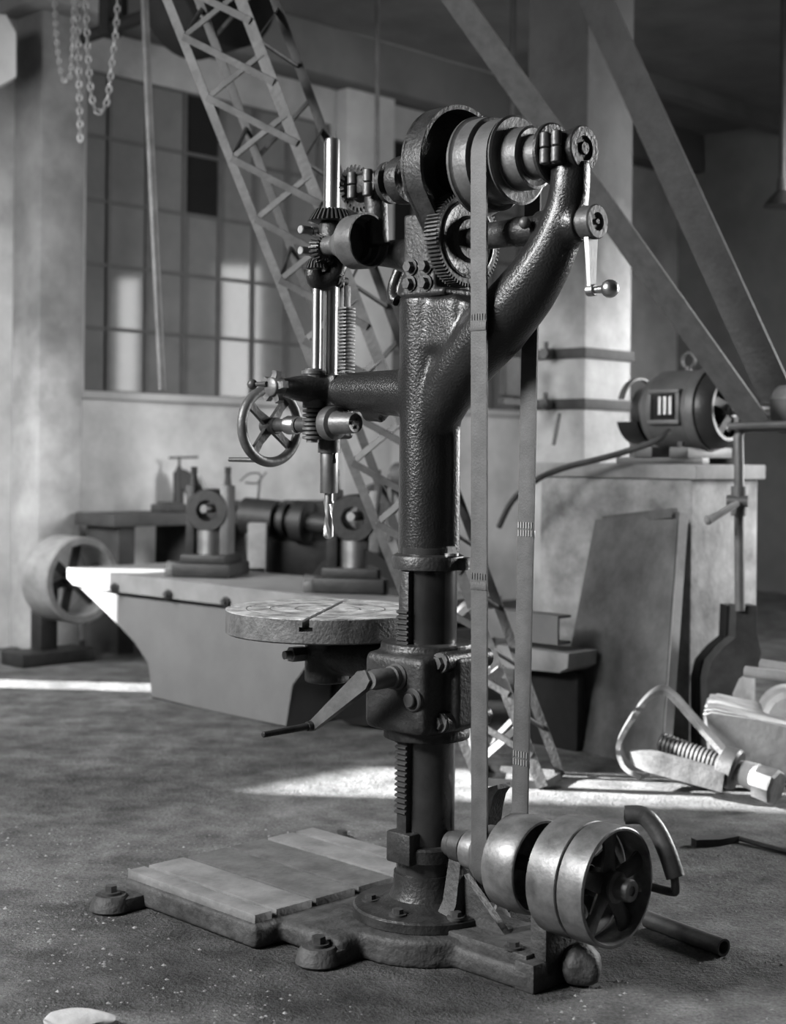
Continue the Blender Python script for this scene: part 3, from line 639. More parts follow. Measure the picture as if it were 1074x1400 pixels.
hp_ = [dpi @ W(x, y, 3.84) for x, y in ((663, 1096), (668, 1082), (680, 1074), (706, 1067), (708, 1073), (697, 1083), (689, 1102), (684, 1128), (682, 1160), (664, 1160))]
prism(bm, [(0, 0)]*0 + [(p.x, p.z) for p in hp_], (0, hp_[0].y+0.02, 0), (1, 0, 0), (0, 0, 1), (0, -0.05, 0))
box(bm, (-0.10, -0.12, 0.15), (0.05, 0.05, 0.20), bev=0.006)
obj('belt_guide_horn', bm, PAINT2, dp)
# ================================================================== BACKGROUND THINGS
# --- steel lattice mast
lm = empty('lattice_mast', (0, 0, 0), 0, 'leaning grey riveted steel lattice mast behind the drill press', 'lattice mast')
YF, YB = 5.55, 5.85
def on(a, b, t): return a+(b-a)*t
c1a, c1b = W(655, 1068, 5.6), W(225, -12, 5.6)
c2a, c2b = W(742, 1076, YF), W(326, -12, YF)
c4a, c4b = W(664, 1050, YB), W(268, -12, YB)
c3a, c3b = W(767, 1060, YB-0.1), W(372, -12, YB-0.1)
for v in (c1a, c2a, c3a, c4a): v.z = max(v.z, 0.012)
def ext(a, b): return a+(b-a)*1.25
for (a, b, m, wd_) in ((c1a, c1b, LATT, 0.034), (c2a, c2b, LATT, 0.044), (c3a, c3b, LATTD, 0.036), (c4a, c4b, LATTD, 0.034)):
    bm = B(); e = ext(a, b); s = wd_
    sweep(bm, [a, e], [(-s/2, -s/2), (s/2, -s/2), (s/2, -s/2+0.008), (-s/2+0.008, -s/2+0.008), (-s/2+0.008, s/2), (-s/2, s/2)], up=(1, -0.25, 0.4)); obj('chord', bm, m, lm)
NB = 15
def brace(a, b, m, rnd=False, wb=0.027):
    bm = B()
    if rnd: cyl(bm, a, b, 0.009, n=8)
    else: bar(bm, a, b, 0.006, wb, up=(-0.75, -0.66, 0))
    return obj('brace', bm, m, lm)
for i in range(NB):
    t0, t1 = 0.02+i/NB*1.15, 0.02+(i+1)/NB*1.15
    off = Vector((0, -0.016, 0))
    brace(on(c1a, c1b, t0)+off, on(c2a, c2b, t1-0.02)+off, LATT)
    brace(on(c2a, c2b, t0+0.02)+off*1.8, on(c1a, c1b, t1)+off*1.8, LATT)
    if i % 2 == 0: brace(on(c4a, c4b, t0), on(c3a, c3b, t1), LATTD, wb=0.020)
    if i % 2 or i < 4: brace(on(c3a, c3b, (t0+t1)/2), on(c2a, c2b, t1), LATTD, True)
    else: brace(on(c2a, c2b, t0), on(c3a, c3b, (t0+t1)/2), LATTD, wb=0.022)
    if i % 2 == 0: brace(on(c1a, c1b, t0), on(c4a, c4b, (t0+t1)/2), LATTD, True)
for a, b in ((c1a, c2a), (c2a, c3a), (c3a, c4a), (c4a, c1a)):
    bm = B(); bar(bm, a, b, 0.03, 0.012, up=Z); obj('foot_bar', bm, LATT, lm)

# --- motor on its concrete plinth
pcor = W(945, 700, 6.31); pcor.z = 0
pl = empty('motor_plinth', pcor, math.radians(135), 'tall patchy concrete block carrying the electric motor', 'plinth')   # local x = V, local y = -U
bm = B(); box(bm, (0.42, -0.27, 0.585), (0.84, 0.54, 1.17), bev=0.012); obj('block', bm, PLINTH, pl)
bm = B(); box(bm, (0.42, -0.27, 1.203), (0.90, 0.57, 0.066), bev=0.006); obj('cap_slab', bm, PILLAR, pl)
bm = B()
for y in (-0.12, -0.40): box(bm, (0.24, y, 1.25), (0.46, 0.06, 0.03), bev=0.003)
obj('slide_rail', bm, MOTOR, pl)
mo = empty('electric_motor', pcor+V*0.215+U*0.26+Z*1.265, math.radians(135), 'large open grey electric motor standing on the concrete block', 'motor')
mz = 0.215
bm = B(); revolve(bm, (0, 0, mz), X, [(-0.16, 0.15), (-0.16, 0.182), (-0.145, 0.188), (-0.12, 0.188), (-0.11, 0.18), (0.09, 0.18), (0.10, 0.172), (0.13, 0.165), (0.13, 0.13)], 48); obj('stator_housing', bm, MOTOR, mo)
bm = B(); revolve(bm, (0, 0, mz), -X, [(0.155, 0.165), (0.17, 0.178), (0.20, 0.172), (0.235, 0.14), (0.235, 0.125), (0.20, 0.13), (0.19, 0.06), (0.24, 0.05), (0.26, 0.035), (0.26, 0.02)], 40); eb = obj('end_bell', bm, MOTORD, mo)
for k in range(5):
    a = k*2*PI/5+0.3; d = Vector((0, math.cos(a), math.sin(a)))
    bm = B(); bar(bm, Vector((-0.245, 0, mz))+d*0.04, Vector((-0.225, 0, mz))+d*0.14, 0.012, 0.04, up=X); obj('bell_arm', bm, MOTORD, eb)
bm = B(); revolve(bm, (0, 0, mz), X, [(0.13, 0.13), (0.16, 0.135), (0.19, 0.115), (0.22, 0.11), (0.23, 0.06)], 36); cyl(bm, (0.22, 0, mz), (0.27, 0, mz), 0.03, n=16); obj('slip_rings', bm, MOTORD, mo)
bm = B(); poly = [(0.155*math.cos(math.radians(200+140*i/16)), 0.155*math.sin(math.radians(200+140*i/16))) for i in range(17)]; prism(bm, poly, (0.16, 0, mz), (0, 1, 0), (0, 0, 1), (0.11, 0, 0)); obj('brush_tray', bm, MOTORD, mo)
bm = B(); sweep(bm, [(0.25, 0.15*math.cos(math.radians(a)), mz+0.15*math.sin(math.radians(a))) for a in range(20, 165, 8)], rect(0.03, 0.008), up=X); obj('brush_guard', bm, MOTOR, mo)
bm = B(); q = Vector((-0.01, 0.175, mz+0.01)); 
box(bm, q+Vector((0, -0.03, 0.068)), (0.17, 0.09, 0.022), bev=0.006); box(bm, q+Vector((0, -0.03, -0.068)), (0.17, 0.09, 0.022), bev=0.006)
box(bm, q+Vector((0.075, -0.03, 0)), (0.022, 0.09, 0.12), bev=0.006); box(bm, q+Vector((-0.075, -0.03, 0)), (0.022, 0.09, 0.12), bev=0.006); tbx = obj('terminal_box', bm, MOTOR, mo)
bm = B(); box(bm, q+Vector((0, -0.005, 0)), (0.13, 0.02, 0.115)); obj('terminal_board', bm, PANED, tbx)
for k in range(3):
    bm = B(); cyl(bm, q+Vector((0.012-0.028*k, 0.015, -0.035)), q+Vector((0.012-0.028*k, 0.015, 0.045)), 0.010, n=10); obj('terminal_coil', bm, LACE, tbx)
for x in (-0.09, 0.10):
    bm = B(); box(bm, (x, 0, 0.022), (0.10, 0.36, 0.05), bev=0.006); cyl(bm, (x, 0.16, 0.02), (x, 0.16, 0.07), 0.014, n=6); obj('motor_foot', bm, MOTOR, mo)
bm = B(); sweep(bm, [(-0.02+0.034*math.cos(2*PI*i/20), 0, mz+0.225+0.034*math.sin(2*PI*i/20)) for i in range(20)], circ(0.008, 8), closed=True); cyl(bm, (-0.02, 0, mz+0.17), (-0.02, 0, mz+0.195), 0.014, n=10); obj('eye_bolt', bm, MOTOR, mo)
bm = B(); cyl(bm, (-0.25, 0, mz), (-0.62, 0, mz), 0.025, n=16); obj('motor_shaft', bm, STEEL, mo)
bm = B(); revolve(bm, (-0.49, 0, mz), -X, [(0, 0.02), (0, 0.095), (0.005, 0.10), (0.105, 0.103), (0.205, 0.10), (0.21, 0.095), (0.21, 0.085), (0.12, 0.08), (0.115, 0.02)], 40); obj('motor_pulley', bm, WHEELM, mo)
bm = B(); mw = mo.location
cable = [Vector((1.05, 6.45, 1.35)), W(895, 603, 6.30), W(840, 622, 6.45), W(770, 640, 6.6), W(730, 658, 6.62), W(700, 685, 6.7), W(682, 720, 6.8)]
cable[0] = W(915, 588, 6.30)
tube(bm, smooth_path(cable, 6), 0.014, 10); tag(obj('power_cable', bm, IRON), 'thick black cable drooping from the motor terminals over the block edge', 'cable')

# --- leaning sheet and other things by the plinth
ls = empty('leaning_steel_sheet', (0, 0, 0), 0, 'large rusty steel sheet leaning against the concrete block', 'steel sheet')
pa, pb = G(757, 1014), G(903, 1040); pcx = W(929, 700, 6.12); pd = W(815, 711, 6.62)
pb = pa + (pcx-pd).xy.to_3d()*1.28; pb.z = 0.0
nrm = (pb-pa).cross(pd-pa).normalized()
bm = B(); vs = [pa, pb, pcx, pd]
prism(bm, [(0, 0)], pa, (1, 0, 0), (0, 1, 0), (0, 0, 1)) if False else None
f = [bm.verts.new(v) for v in vs]; g2 = [bm.verts.new(v+nrm*0.008) for v in vs]
bm.faces.new(f); bm.faces.new(list(reversed(g2)))
for i in range(4): bm.faces.new((f[i], f[(i+1) % 4], g2[(i+1) % 4], g2[i]))
obj('sheet', bm, PLATE, ls)
bm = B(); e = (pcx-pb).normalized(); side = (pa-pb).normalized()
bar(bm, pb-nrm*0.02, pcx-nrm*0.02, 0.012, 0.045, up=side); obj('rim_angle', bm, PILLAR, ls)
bm = B(); bar(bm, pd+Vector((0.03, 0, -0.0))-nrm*0.012, pcx-nrm*0.012-Vector((0.03, 0, 0)), 0.04, 0.03, up=Z); obj('bent_lip', bm, PLATE, ls)

st = empty('pipe_standard', (0, 0, 0), 0, 'slim upright water pipe with lever valve in front of concrete block', 'pipe')
YP = 5.95
bm = B(); tube(bm, [W(1011, 835, YP), W(1010, 700, YP), W(1010, 640, YP), W(1009, 596, YP), W(1014, 586, YP), W(1030, 584, YP), W(1090, 582, YP-0.1)], 0.021, 12); obj('upright_pipe', bm, MOTOR, st)
bm = B(); a = W(1010, 685, YP); cyl(bm, a-Z*0.06, a+Z*0.06, 0.034, n=12); cyl(bm, a+Vector((-0.05, 0, 0)), a+Vector((0.03, -0.03, 0)), 0.024, n=12); vb = obj('valve_body', bm, MOTOR, st)
bm = B(); cyl(bm, W(1008, 688, YP-0.05), W(969, 711, YP-0.1), 0.013, 0.017, 12); sphere(bm, W(968, 711, YP-0.1), 0.019); obj('valve_lever', bm, PILLAR, vb)
bm = B(); cyl(bm, W(995, 583, YP-.03), W(1090, 580, YP-.13), 0.016, n=10); obj('cross_pipe', bm, MOTOR, st)

cc = empty('curved_casting', (0, 0, 0), 0, 'pair of dark bottle-shaped iron plates standing below the upright pipe', 'casting')
prof = [(1034, 828), (1034, 866), (1040, 892), (1037, 912), (1024, 918), (1010, 928), (1001, 948), (999, 1030), (966, 1030), (966, 930), (972, 905), (988, 886), (1005, 872), (1007, 828)]
for dy, dxp in ((0.0, 0), (0.26, -14)):
    bm = B(); P = [W(x+dxp, y, 5.95+dy) for x, y in prof]
    a = [bm.verts.new(p) for p in P]; b = [bm.verts.new(p+Vector((-0.008, 0.09, 0))) for p in P]; n = len(a)
    bm.faces.new(a); bm.faces.new(list(reversed(b)))
    for i in range(n): bm.faces.new((a[i], a[(i+1) % n], b[(i+1) % n], b[i]))
    obj('side_plate', bm, DARKM if dy else IRON, cc)
bm = B(); cyl(bm, W(1010, 1000, 6.0), W(1000, 985, 6.3), 0.04, n=16); obj('tie_bar', bm, DARKM, cc)
for k, (y0, yy, x0) in enumerate(((918, 5.75, 1018), (908, 5.9, 1040))):
    bm = B(); cyl(bm, W(x0, y0, yy), W(1100, y0+10, yy-0.12), 0.022, n=14); tag(obj('round_bar', bm, PILLAR), ('lower' if k == 0 else 'upper')+' of two round steel bars jutting in beside the dark casting', 'bar', 'round bars at the right edge')
sb = empty('stone_block', (0, 0, 0), 0, 'pale broken concrete block with a raised round shoulder on the floor', 'block')
bm = B(); prof = [(968, 1040), (960, 974), (972, 970), (1040, 985), (1110, 1000), (1110, 1070), (1045, 1066)]
P = [W(x, y, 5.62) for x, y in prof]
a = [bm.verts.new(p) for p in P]; b = [bm.verts.new(p+Vector((0.08, 0.30, 0.02))) for p in P]; n = len(a)
bm.faces.new(a); bm.faces.new(list(reversed(b)))
for i in range(n): bm.faces.new((a[i], a[(i+1) % n], b[(i+1) % n], b[i]))
bmesh.ops.bevel(bm, geom=list(bm.edges), offset=0.012, segments=2, affect='EDGES'); obj('slab', bm, STONE, sb)
bm = B(); a = W(1080, 985, 5.8); cyl(bm, a+Vector((0, -0.06, 0)), a+Vector((0.03, 0.16, 0)), 0.125, n=32, ch=0.02); box(bm, a-Z*0.14+Vector((0, 0.05, 0)), (0.24, 0.2, 0.26), bev=0.015); obj('shoulder', bm, STONE, sb)

# --- screw yoke on the floor
yk = empty('screw_yoke', (0, 0, 0), 0, 'forged iron yoke with a thick screw lying in sunlight on the floor', 'screw clamp')
lp = [W(1000, 1040, 5.40), W(950, 985, 5.5), W(918, 950, 5.56), W(900, 944, 5.58), W(878, 962, 5.6), W(853, 1000, 5.62), W(846, 1022, 5.62), W(856, 1046, 5.6), W(882, 1061, 5.55)]
bm = B(); pth = smooth_path(lp, 5); sweep(bm, pth, rect(0.075, 0.018), up=(0.25, 1, 0.15)); obj('yoke_strap', bm, SCREWM, yk)
bm = B(); sweep(bm, smooth_path([W(862, 1034, 5.5), W(910, 1046, 5.42), W(990, 1068, 5.33)], 5), [rect(0.02+0.03*min(1, i/3), 0.05+0.02*min(1, i/3)) for i in range(11)], up=(0, 1, 0.3)); obj('yoke_arm', bm, SCREWM, yk)
sa, sbb = W(903, 1014, 5.52), W(985, 1044, 5.40); d = (sbb-sa); L = d.length
pr = [(0, 0.0)]; t = 0.0
pr += [(0, 0.034)]
k = 0
while t < L:
    pr += [(t, 0.030), (t+0.005, 0.037), (t+0.010, 0.037), (t+0.014, 0.030)]; t += 0.016
bm = B(); revolve(bm, sa, d, pr, 24); obj('screw', bm, SCREWM, yk)
d = d.normalized(); c0 = W(984, 1045, 5.40); c0.z = max(c0.z, 0.085)
bm = B(); revolve(bm, c0, d, [(0, 0.03), (0, 0.062), (0.008, 0.074), (0.06, 0.078), (0.07, 0.070), (0.07, 0.03)], 32); obj('screw_nut', bm, IRON, yk)
bm = B(); revolve(bm, c0+d*0.07, d, [(0, 0.04), (0.02, 0.046), (0.07, 0.052), (0.08, 0.045)], 24); h0 = c0+d*0.14; h0.z = max(h0.z-0.012, 0.07); obj('screw_neck', bm, STONE, yk)
bm = B(); revolve(bm, h0, d+Vector((0.15, -0.35, 0)), [(0, 0.045), (0.01, 0.065), (0.075, 0.068), (0.085, 0.06)], 8); obj('screw_head', bm, SCREWM, yk, sharp=20)

# --- flat belts from the motor up to the line shaft
fb = empty('line_shaft_belt', (0, 0, 0), 0, 'wide flat leather belt slanting from the motor pulley up to ceiling shafting', 'belt')
def strand(a, b, wdt, m, ext_=1.35):
    a, b = Vector(a), Vector(b); e = a+(b-a)*ext_
    bm = B(); sweep(bm, [a, on(a, e, .25), on(a, e, .5), on(a, e, .75), e], rect(wdt, 0.008), up=V); return obj('belt_strand', bm, m, fb)
strand(W(1036, 580, 6.15), W(624, 0, 5.95), 0.130, BELT)
strand(W(1064, 548, 6.50), W(814, 0, 6.75), 0.17, BELTD)
bm = B(); q = mo.location + Vector((0, 0, mz)) - V*0.595
sweep(bm, [q+U*(0.107*math.cos(math.radians(a)))+Z*(0.107*math.sin(math.radians(a))) for a in range(160, 361, 20)], rect(0.19, 0.008), up=V); obj('belt_bend', bm, BELT, fb)

# --- long grey machine bed with two dark heads
mb = empty('machine_bed', (0, 0, 0), 0, 'long light grey iron machine bed with overhanging pointed end', 'machine bed')
f0 = G(205, 955); f1 = G(390, 995)
Bx = (f1-f0).normalized(); Bx.z = 0; Bx.normalize(); By = Vector((-Bx.y, Bx.x, 0))
if By.y < 0: By = -By
def bp(px, py):                # intersect the view ray with the bed's front face
    r = W(px, py, 1.0)-Vector((0, 0, H)); nn = By
    t = (f0-Vector((0, 0, H))).dot(nn)/r.dot(nn); p = Vector((0, 0, H))+r*t; q = p-f0
    return (q.dot(Bx), p.z)
prof = [bp(104, 800), bp(165, 815), bp(330, 835), bp(545, 868)]
low = [bp(545, 905), bp(500, 890), bp(455, 893), bp(420, 905), bp(398, 935), bp(392, 996), bp(290, 972), bp(205, 954), bp(207, 930), bp(203, 905), bp(185, 877), bp(150, 842)]
prof = prof+[(x, max(z, 0.0)) for x, z in low]
bm = B(); prism(bm, prof, f0-Z*f0.z, Bx, Z, By*0.62); bmesh.ops.bevel(bm, geom=[e for e in bm.edges], offset=0.008, segments=1, affect='EDGES')
obj('pedestal', bm, BEDM, mb, sharp=25)
bm = B(); tp = [bp(97, 776), bp(97, 790), bp(104, 797), bp(330, 832), bp(547, 866), bp(547, 835), bp(330, 800), bp(168, 776)]
z0 = tp[0][1]; zt = z0
tp = [bp(97, 790), bp(105, 799), bp(165, 809), bp(330, 829), bp(545, 860)]
poly = [(tp[0][0], zt)] + tp + [(tp[-1][0], zt)]
bm = B(); prism(bm, poly, f0-Z*f0.z-By*0.025, Bx, Z, By*0.68); obj('bed_top', bm, BEDTOP, mb, sharp=25)
bt = zt
for px in (165, 238, 317, 400):
    bm = B(); x, z = bp(px, 803+(px-165)*0.125); q = f0-Z*f0.z+Bx*x+Z*z-By*0.04; bolt(bm, q, -By, 0.017, 0.02); obj('bed_bolt', bm, IRON, mb)
bm = B(); cyl(bm, f0-Z*f0.z+Bx*1.28+By*0.25+Z*0.42, f0-Z*f0.z+Bx*1.28+By*0.32+Z*0.42, 0.41, n=48); obj('dark_recess', bm, PANED, mb)  # near-black disc paints the shade inside the pedestal arch
def steady(px, wpx, label, dark=DARKM):
    x, _ = bp(px, 790); c = f0-Z*f0.z+Bx*x+By*0.28; c.z = bt+0.002
    t = empty('steady_rest', c, math.radians(-12), label, 'steady rest', 'steady rests on the grey bed')
    k = wpx
    bm = B(); box(bm, (0, 0, 0.035), (0.34*k, 0.34, 0.07), bev=0.01); box(bm, (0, 0, 0.09), (0.27*k, 0.28, 0.05), bev=0.01); obj('foot', bm, dark, t)
    for s in (-1, 1):
        bm = B(); box(bm, (s*0.10*k, -0.02, 0.28), (0.05*k, 0.12, 0.38), bev=0.006); ps = obj('post', bm, DARKM if s < 0 else MOTOR, t)
        bm = B(); cyl(bm, (s*0.10*k, -0.02, 0.46), (s*0.10*k, -0.02, 0.55), 0.022, 0.012, 10); cyl(bm, (s*0.10*k, -0.02, 0.53), (s*0.10*k, -0.02, 0.565), 0.018, n=8); obj('post_screw', bm, DARKM, ps)
    bm = B(); revolve(bm, (0, -0.09, 0.34), (0, 1, 0), [(0, 0.055), (0, 0.105), (0.01, 0.112), (0.14, 0.112), (0.15, 0.105), (0.15, 0.055)], 36, closed=True); obj('ring', bm, DARKM, t)
    bm = B(); cyl(bm, (0, -0.02, 0.10), (0, -0.02, 0.24), 0.075, n=28, ch=0.004); obj('support_drum', bm, STEEL, t)
    bm = B(); cyl(bm, (0.0, -0.13, 0.35), (0.03, -0.02, 0.35), 0.022, n=12); obj('bearing_pin', bm, BRIGHT, t)
    bm = B(); cyl(bm, (-0.22*k, -0.1, 0.05), (-0.13*k, -0.1, 0.05), 0.03, 0.02, 12); box(bm, (-0.20*k, -0.1, 0.025), (0.05, 0.06, 0.05), bev=0.006); obj('adjusting_screw', bm, MOTOR, t)
    return t
steady(228, 0.92, 'dark steady rest with ring and bright drum near pointed end of grey bed')
steady(425, 1.0, 'dark steady rest near right end of grey bed behind round drill table')

# --- lathe behind the bed
la = empty('headstock_lathe', (0, 0, 0), 0, 'dark lathe headstock with drum and stepped face pulleys behind grey bed', 'lathe')
YL = 8.75
a = W(335, 705, YL); b = W(500, 722, YL-0.3)
ax = (b-a).normalized()
bm = B(); revolve(bm, a, ax, [(0, 0.08), (0.0, 0.11), (0.22, 0.11), (0.22, 0.06), (0.25, 0.06), (0.25, 0.10), (0.29, 0.10), (0.29, 0.07), (0.34, 0.07), (0.34, 0.125), (0.42, 0.125), (0.42, 0.06), (0.7, 0.06)], 32); obj('headstock_drum', bm, DARKM, la)
bm = B(); box(bm, W(430, 712, YL+0.05), (0.42, 0.3, 0.24), bev=0.02); obj('headstock_body', bm, DARKM, la)
bm = B(); box(bm, W(360, 742, YL), (0.2, 0.2, 0.12), bev=0.01); q = W(425, 762, YL+0.05); box(bm, q, (0.62, 0.34, 0.22), bev=0.02); q2 = q.copy(); q2.z = q.z/2; box(bm, q2, (0.5, 0.3, q.z), bev=0.02); obj('lathe_bed', bm, DARKM, la)
bm = B(); q = W(352, 750, YL-0.25); box(bm, q, (0.11, 0.1, 0.3), bev=0.01); q.z = q.z/2-0.05; box(bm, q, (0.11, 0.1, 2*q.z), bev=0.01); obj('pale_leg', bm, PILLAR, la)
bm = B(); cyl(bm, W(352, 690, YL), W(355, 655, YL), 0.008, n=8); tube(bm, smooth_path([W(328, 658, YL), W(340, 648, YL), W(355, 648, YL), W(354, 660, YL), W(335, 660, YL)], 4), 0.006, 6); cyl(bm, W(352, 660, YL), W(364, 645, YL), 0.006, n=6); obj('lever', bm, IRON, la)
fp0 = W(500, 715, YL-0.35); d = ax
bm = B(); revolve(bm, fp0, -V, [(0, 0.03), (0, 0.15), (0.05, 0.152), (0.05, 0.19), (0.10, 0.192), (0.10, 0.235), (0.16, 0.237), (0.16, 0.215), (0.13, 0.21), (0.13, 0.03)], 40); obj('face_pulley', bm, CAST, la)
bm = B(); revolve(bm, fp0-V*0.2+Z*0.28+U*0.05, -V, [(0, 0.02), (0, 0.07), (0.08, 0.07), (0.08, 0.02)], 20); cyl(bm, fp0-V*0.2+Z*0.28, fp0-V*0.2-Z*0.1, 0.02, n=10); obj('idler_wheel', bm, CAST, la)
bm = B(); p = W(519, 720, 8.0); p2 = W(507, 815, 7.95); bar(bm, p, p2, 0.07, 0.02, up=(1, 0, 0)); p3 = p2.copy(); p3.z = 0.0; p3.x -= 0.03; bar(bm, p2, p3, 0.07, 0.02, up=(1, 0, 0)); obj('guard_strip', bm, PILLAR, la)

# --- bench with a screw vise along the window wall
be = empty('work_bench', (0, 0, 0), 0, 'dark cluttered wooden work bench along the window wall', 'bench')
bm = B(); wbox(bm, -0.50, 2.4, 0.80, 0.88, 0.36, 0.80, 0.006); obj('bench_top', bm, WOODD, be)
for s in (-0.44, 0.1, 0.75, 1.5, 2.25):
    bm = B(); wbox(bm, s, s+0.12, 0, 0.80, 0.40, 0.76); obj('bench_leg', bm, WOODD, be)
bm = B(); wbox(bm, 0.6, 2.2, 0.35, 0.80, 0.42, 0.8); obj('drawer_case', bm, DARKM, be)
bm = B(); wbox(bm, 1.05, 1.27, 0.42, 0.56, 0.81, 0.87); tag(obj('white_box', bm, PILLAR), 'small pale box under the dark bench behind the steady rest', 'box')
for i, (s, h, ww, lab) in enumerate(((-0.02, 0.05, 0.22, 'low dark iron scrap at the left end of the bench'), (0.3, 0.09, 0.16, 'dark lumpy iron block on bench left of the steady rest'), (0.62, 0.05, 0.1, 'small dark scrap on bench beside the ring steady rest'), (1.5, 0.06, 0.2, 'dark flat scrap on bench between vise and lathe'))):
    bm = B(); wbox(bm, s, s+ww, 0.881, 0.881+h, 0.5, 0.7, 0.012); wbox(bm, s+0.03, s+ww*0.6, 0.881+h*0.8, 0.881+h*1.3, 0.53, 0.65, 0.008); tag(obj('iron_scrap', bm, WOODD), lab, 'scrap')
vz = empty('screw_vise', wp(0.92, 0.882, 0.6), PI/4, 'dark upright screw press with T handle on the wall bench', 'vise')
VY = 8.9
loc = vz.location
def vl(px, py): p = W(px, py, loc.y); q = p-loc; return Vector((q.x, q.y, q.z))
vz.rotation_euler = (0, 0, 0)
bm = B(); pth = [vl(262, 705), vl(268, 690), vl(264, 668), vl(252, 655), vl(243, 652)]
sweep(bm, smooth_path(pth, 4), rect(0.07, 0.12), up=(0, 1, 0)); box(bm, vl(252, 706), (0.26, 0.24, 0.03), bev=0.005); obj('press_frame', bm, DARKM, vz)
bm = B(); cyl(bm, vl(244, 690), vl(244, 645), 0.038, n=16); cyl(bm, vl(244, 648), vl(245, 637), 0.032, 0.014, 12); obj('screw_housing', bm, MOTORD, vz)
bm = B(); cyl(bm, vl(245, 640), vl(245, 624), 0.010, n=8); cyl(bm, vl(231, 626), vl(271, 625), 0.008, n=8); obj('t_handle', bm, IRON, vz)
bm = B(); cyl(bm, vl(243, 672), vl(246, 660), 0.03, n=12); obj('bright_screw', bm, BRIGHT, vz)
bm = B(); a = wp(1.05, 0.9, 0.5); cyl(bm, W(298, 703, 9.75), W(272, 652, 10.0), 0.012, n=8); tag(obj('leaning_rod', bm, PILLAR), 'thin pale rod leaning on the wall behind the screw press', 'rod')

# --- band wheel at the left
WX = G(98, 872); wc = W(100, 792, 8.6)
bw = empty('flat_belt_wheel', Vector((wc.x, wc.y, 0)), 0, 'large pale spoked belt wheel on a floor stand left of the grey bed', 'belt wheel')
c = Vector((0, 0, wc.z)); ax = Vector((0.72, -0.69, 0)).normalized(); R = 0.246
bm = B(); revolve(bm, c-ax*0.16, ax, [(0, R-0.04), (0, R), (0.006, R+0.008), (0.26, R+0.008), (0.266, R), (0.266, R-0.035), (0.25, R-0.04), (0.02, R-0.04)], 56, closed=True); obj('wheel_rim', bm, WHEELM, bw)
bm = B(); revolve(bm, c-ax*0.18, ax, [(0, 0.02), (0, 0.06), (0.24, 0.06), (0.24, 0.02)], 20); obj('wheel_hub', bm, IRON, bw)
d_, u_, v_ = frame(ax)
for k in range(6):
    a = k*PI/3+0.3; dd = u_*math.cos(a)+v_*math.sin(a)
    bm = B(); bar(bm, c+dd*0.05-ax*0.03, c+dd*(R-0.035)-ax*0.03, 0.05, 0.02, up=u_*-math.sin(a)+v_*math.cos(a)); obj('wheel_spoke', bm, IRON, bw)
bm = B(); cyl(bm, c-ax*0.35, c+ax*0.16, 0.025, n=12); obj('axle', bm, IRON, bw)
bm = B(); box(bm, c*0.5-ax*0.30, (0.12, 0.12, c.z), RU, 0.01); box(bm, Vector((0, 0, 0.04))-ax*0.25, (0.5, 0.25, 0.08), RU, 0.01); obj('stand', bm, DARKM, bw)
bm = B(); a = G(38, 862); box(bm, a+Vector((0, 0.2, 0.13)), (0.1, 0.12, 0.26), RU, 0.02); tag(obj('floor_post', bm, WHEELM), 'short pale post on the floor left of the belt wheel', 'post')
bm = B(); a = G(5, 868); box(bm, a+Vector((-0.15, 0.3, 0.17)), (0.5, 0.4, 0.34), RU, 0.02); box(bm, a+Vector((-0.12, 0.28, 0.36)), (0.38, 0.3, 0.08), RU, 0.01); tag(obj('dark_crate', bm, WOODD), 'dark low crate at the left edge beside belt wheel', 'crate')

# --- low grey casting and channel beam to the right of the column
lc = empty('low_grey_casting', (0, 0, 0), 0, 'low pale casting with a dark underside behind the belts', 'casting')
q = W(712, 893, 6.36)
bm = B(); cen = Vector((q.x, q.y, 0))
prism(bm, [(-0.14, 0.36), (-0.14, 0.43), (0.26, 0.43), (0.255, 0.37), (0.21, 0.345), (-0.08, 0.335)], cen, -V, Z, U*0.2); obj('arched_body', bm, PILLAR, lc)
bm = B(); a = W(700, 960, 7.2); a.z = 0.16; box(bm, cen+U*0.12+Z*0.17-V*0.06, (0.36, 0.06, 0.34), Matrix.Rotation(-PI/4, 3, 'Z'), 0.01); obj('inner_web', bm, BLACK, lc)  # near-black web paints in the shade beneath the casting body
bm = B(); e = W(764, 862, 6.22)+U*0.08; e.z = 0.523
s = 0.062
sec = [(-s, -0.09+0.0), (s, -0.09), (s, 0.0), (s-0.012, 0.0), (s-0.012, -0.078), (-s+0.012, -0.078), (-s+0.012, 0.0), (-s, 0.0)]
sweep(bm, [e, e+V*0.40], sec, up=Z); tag(obj('channel_beam', bm, BEDM), 'grey steel channel beam lying on the low casting behind the belts', 'steel beam')

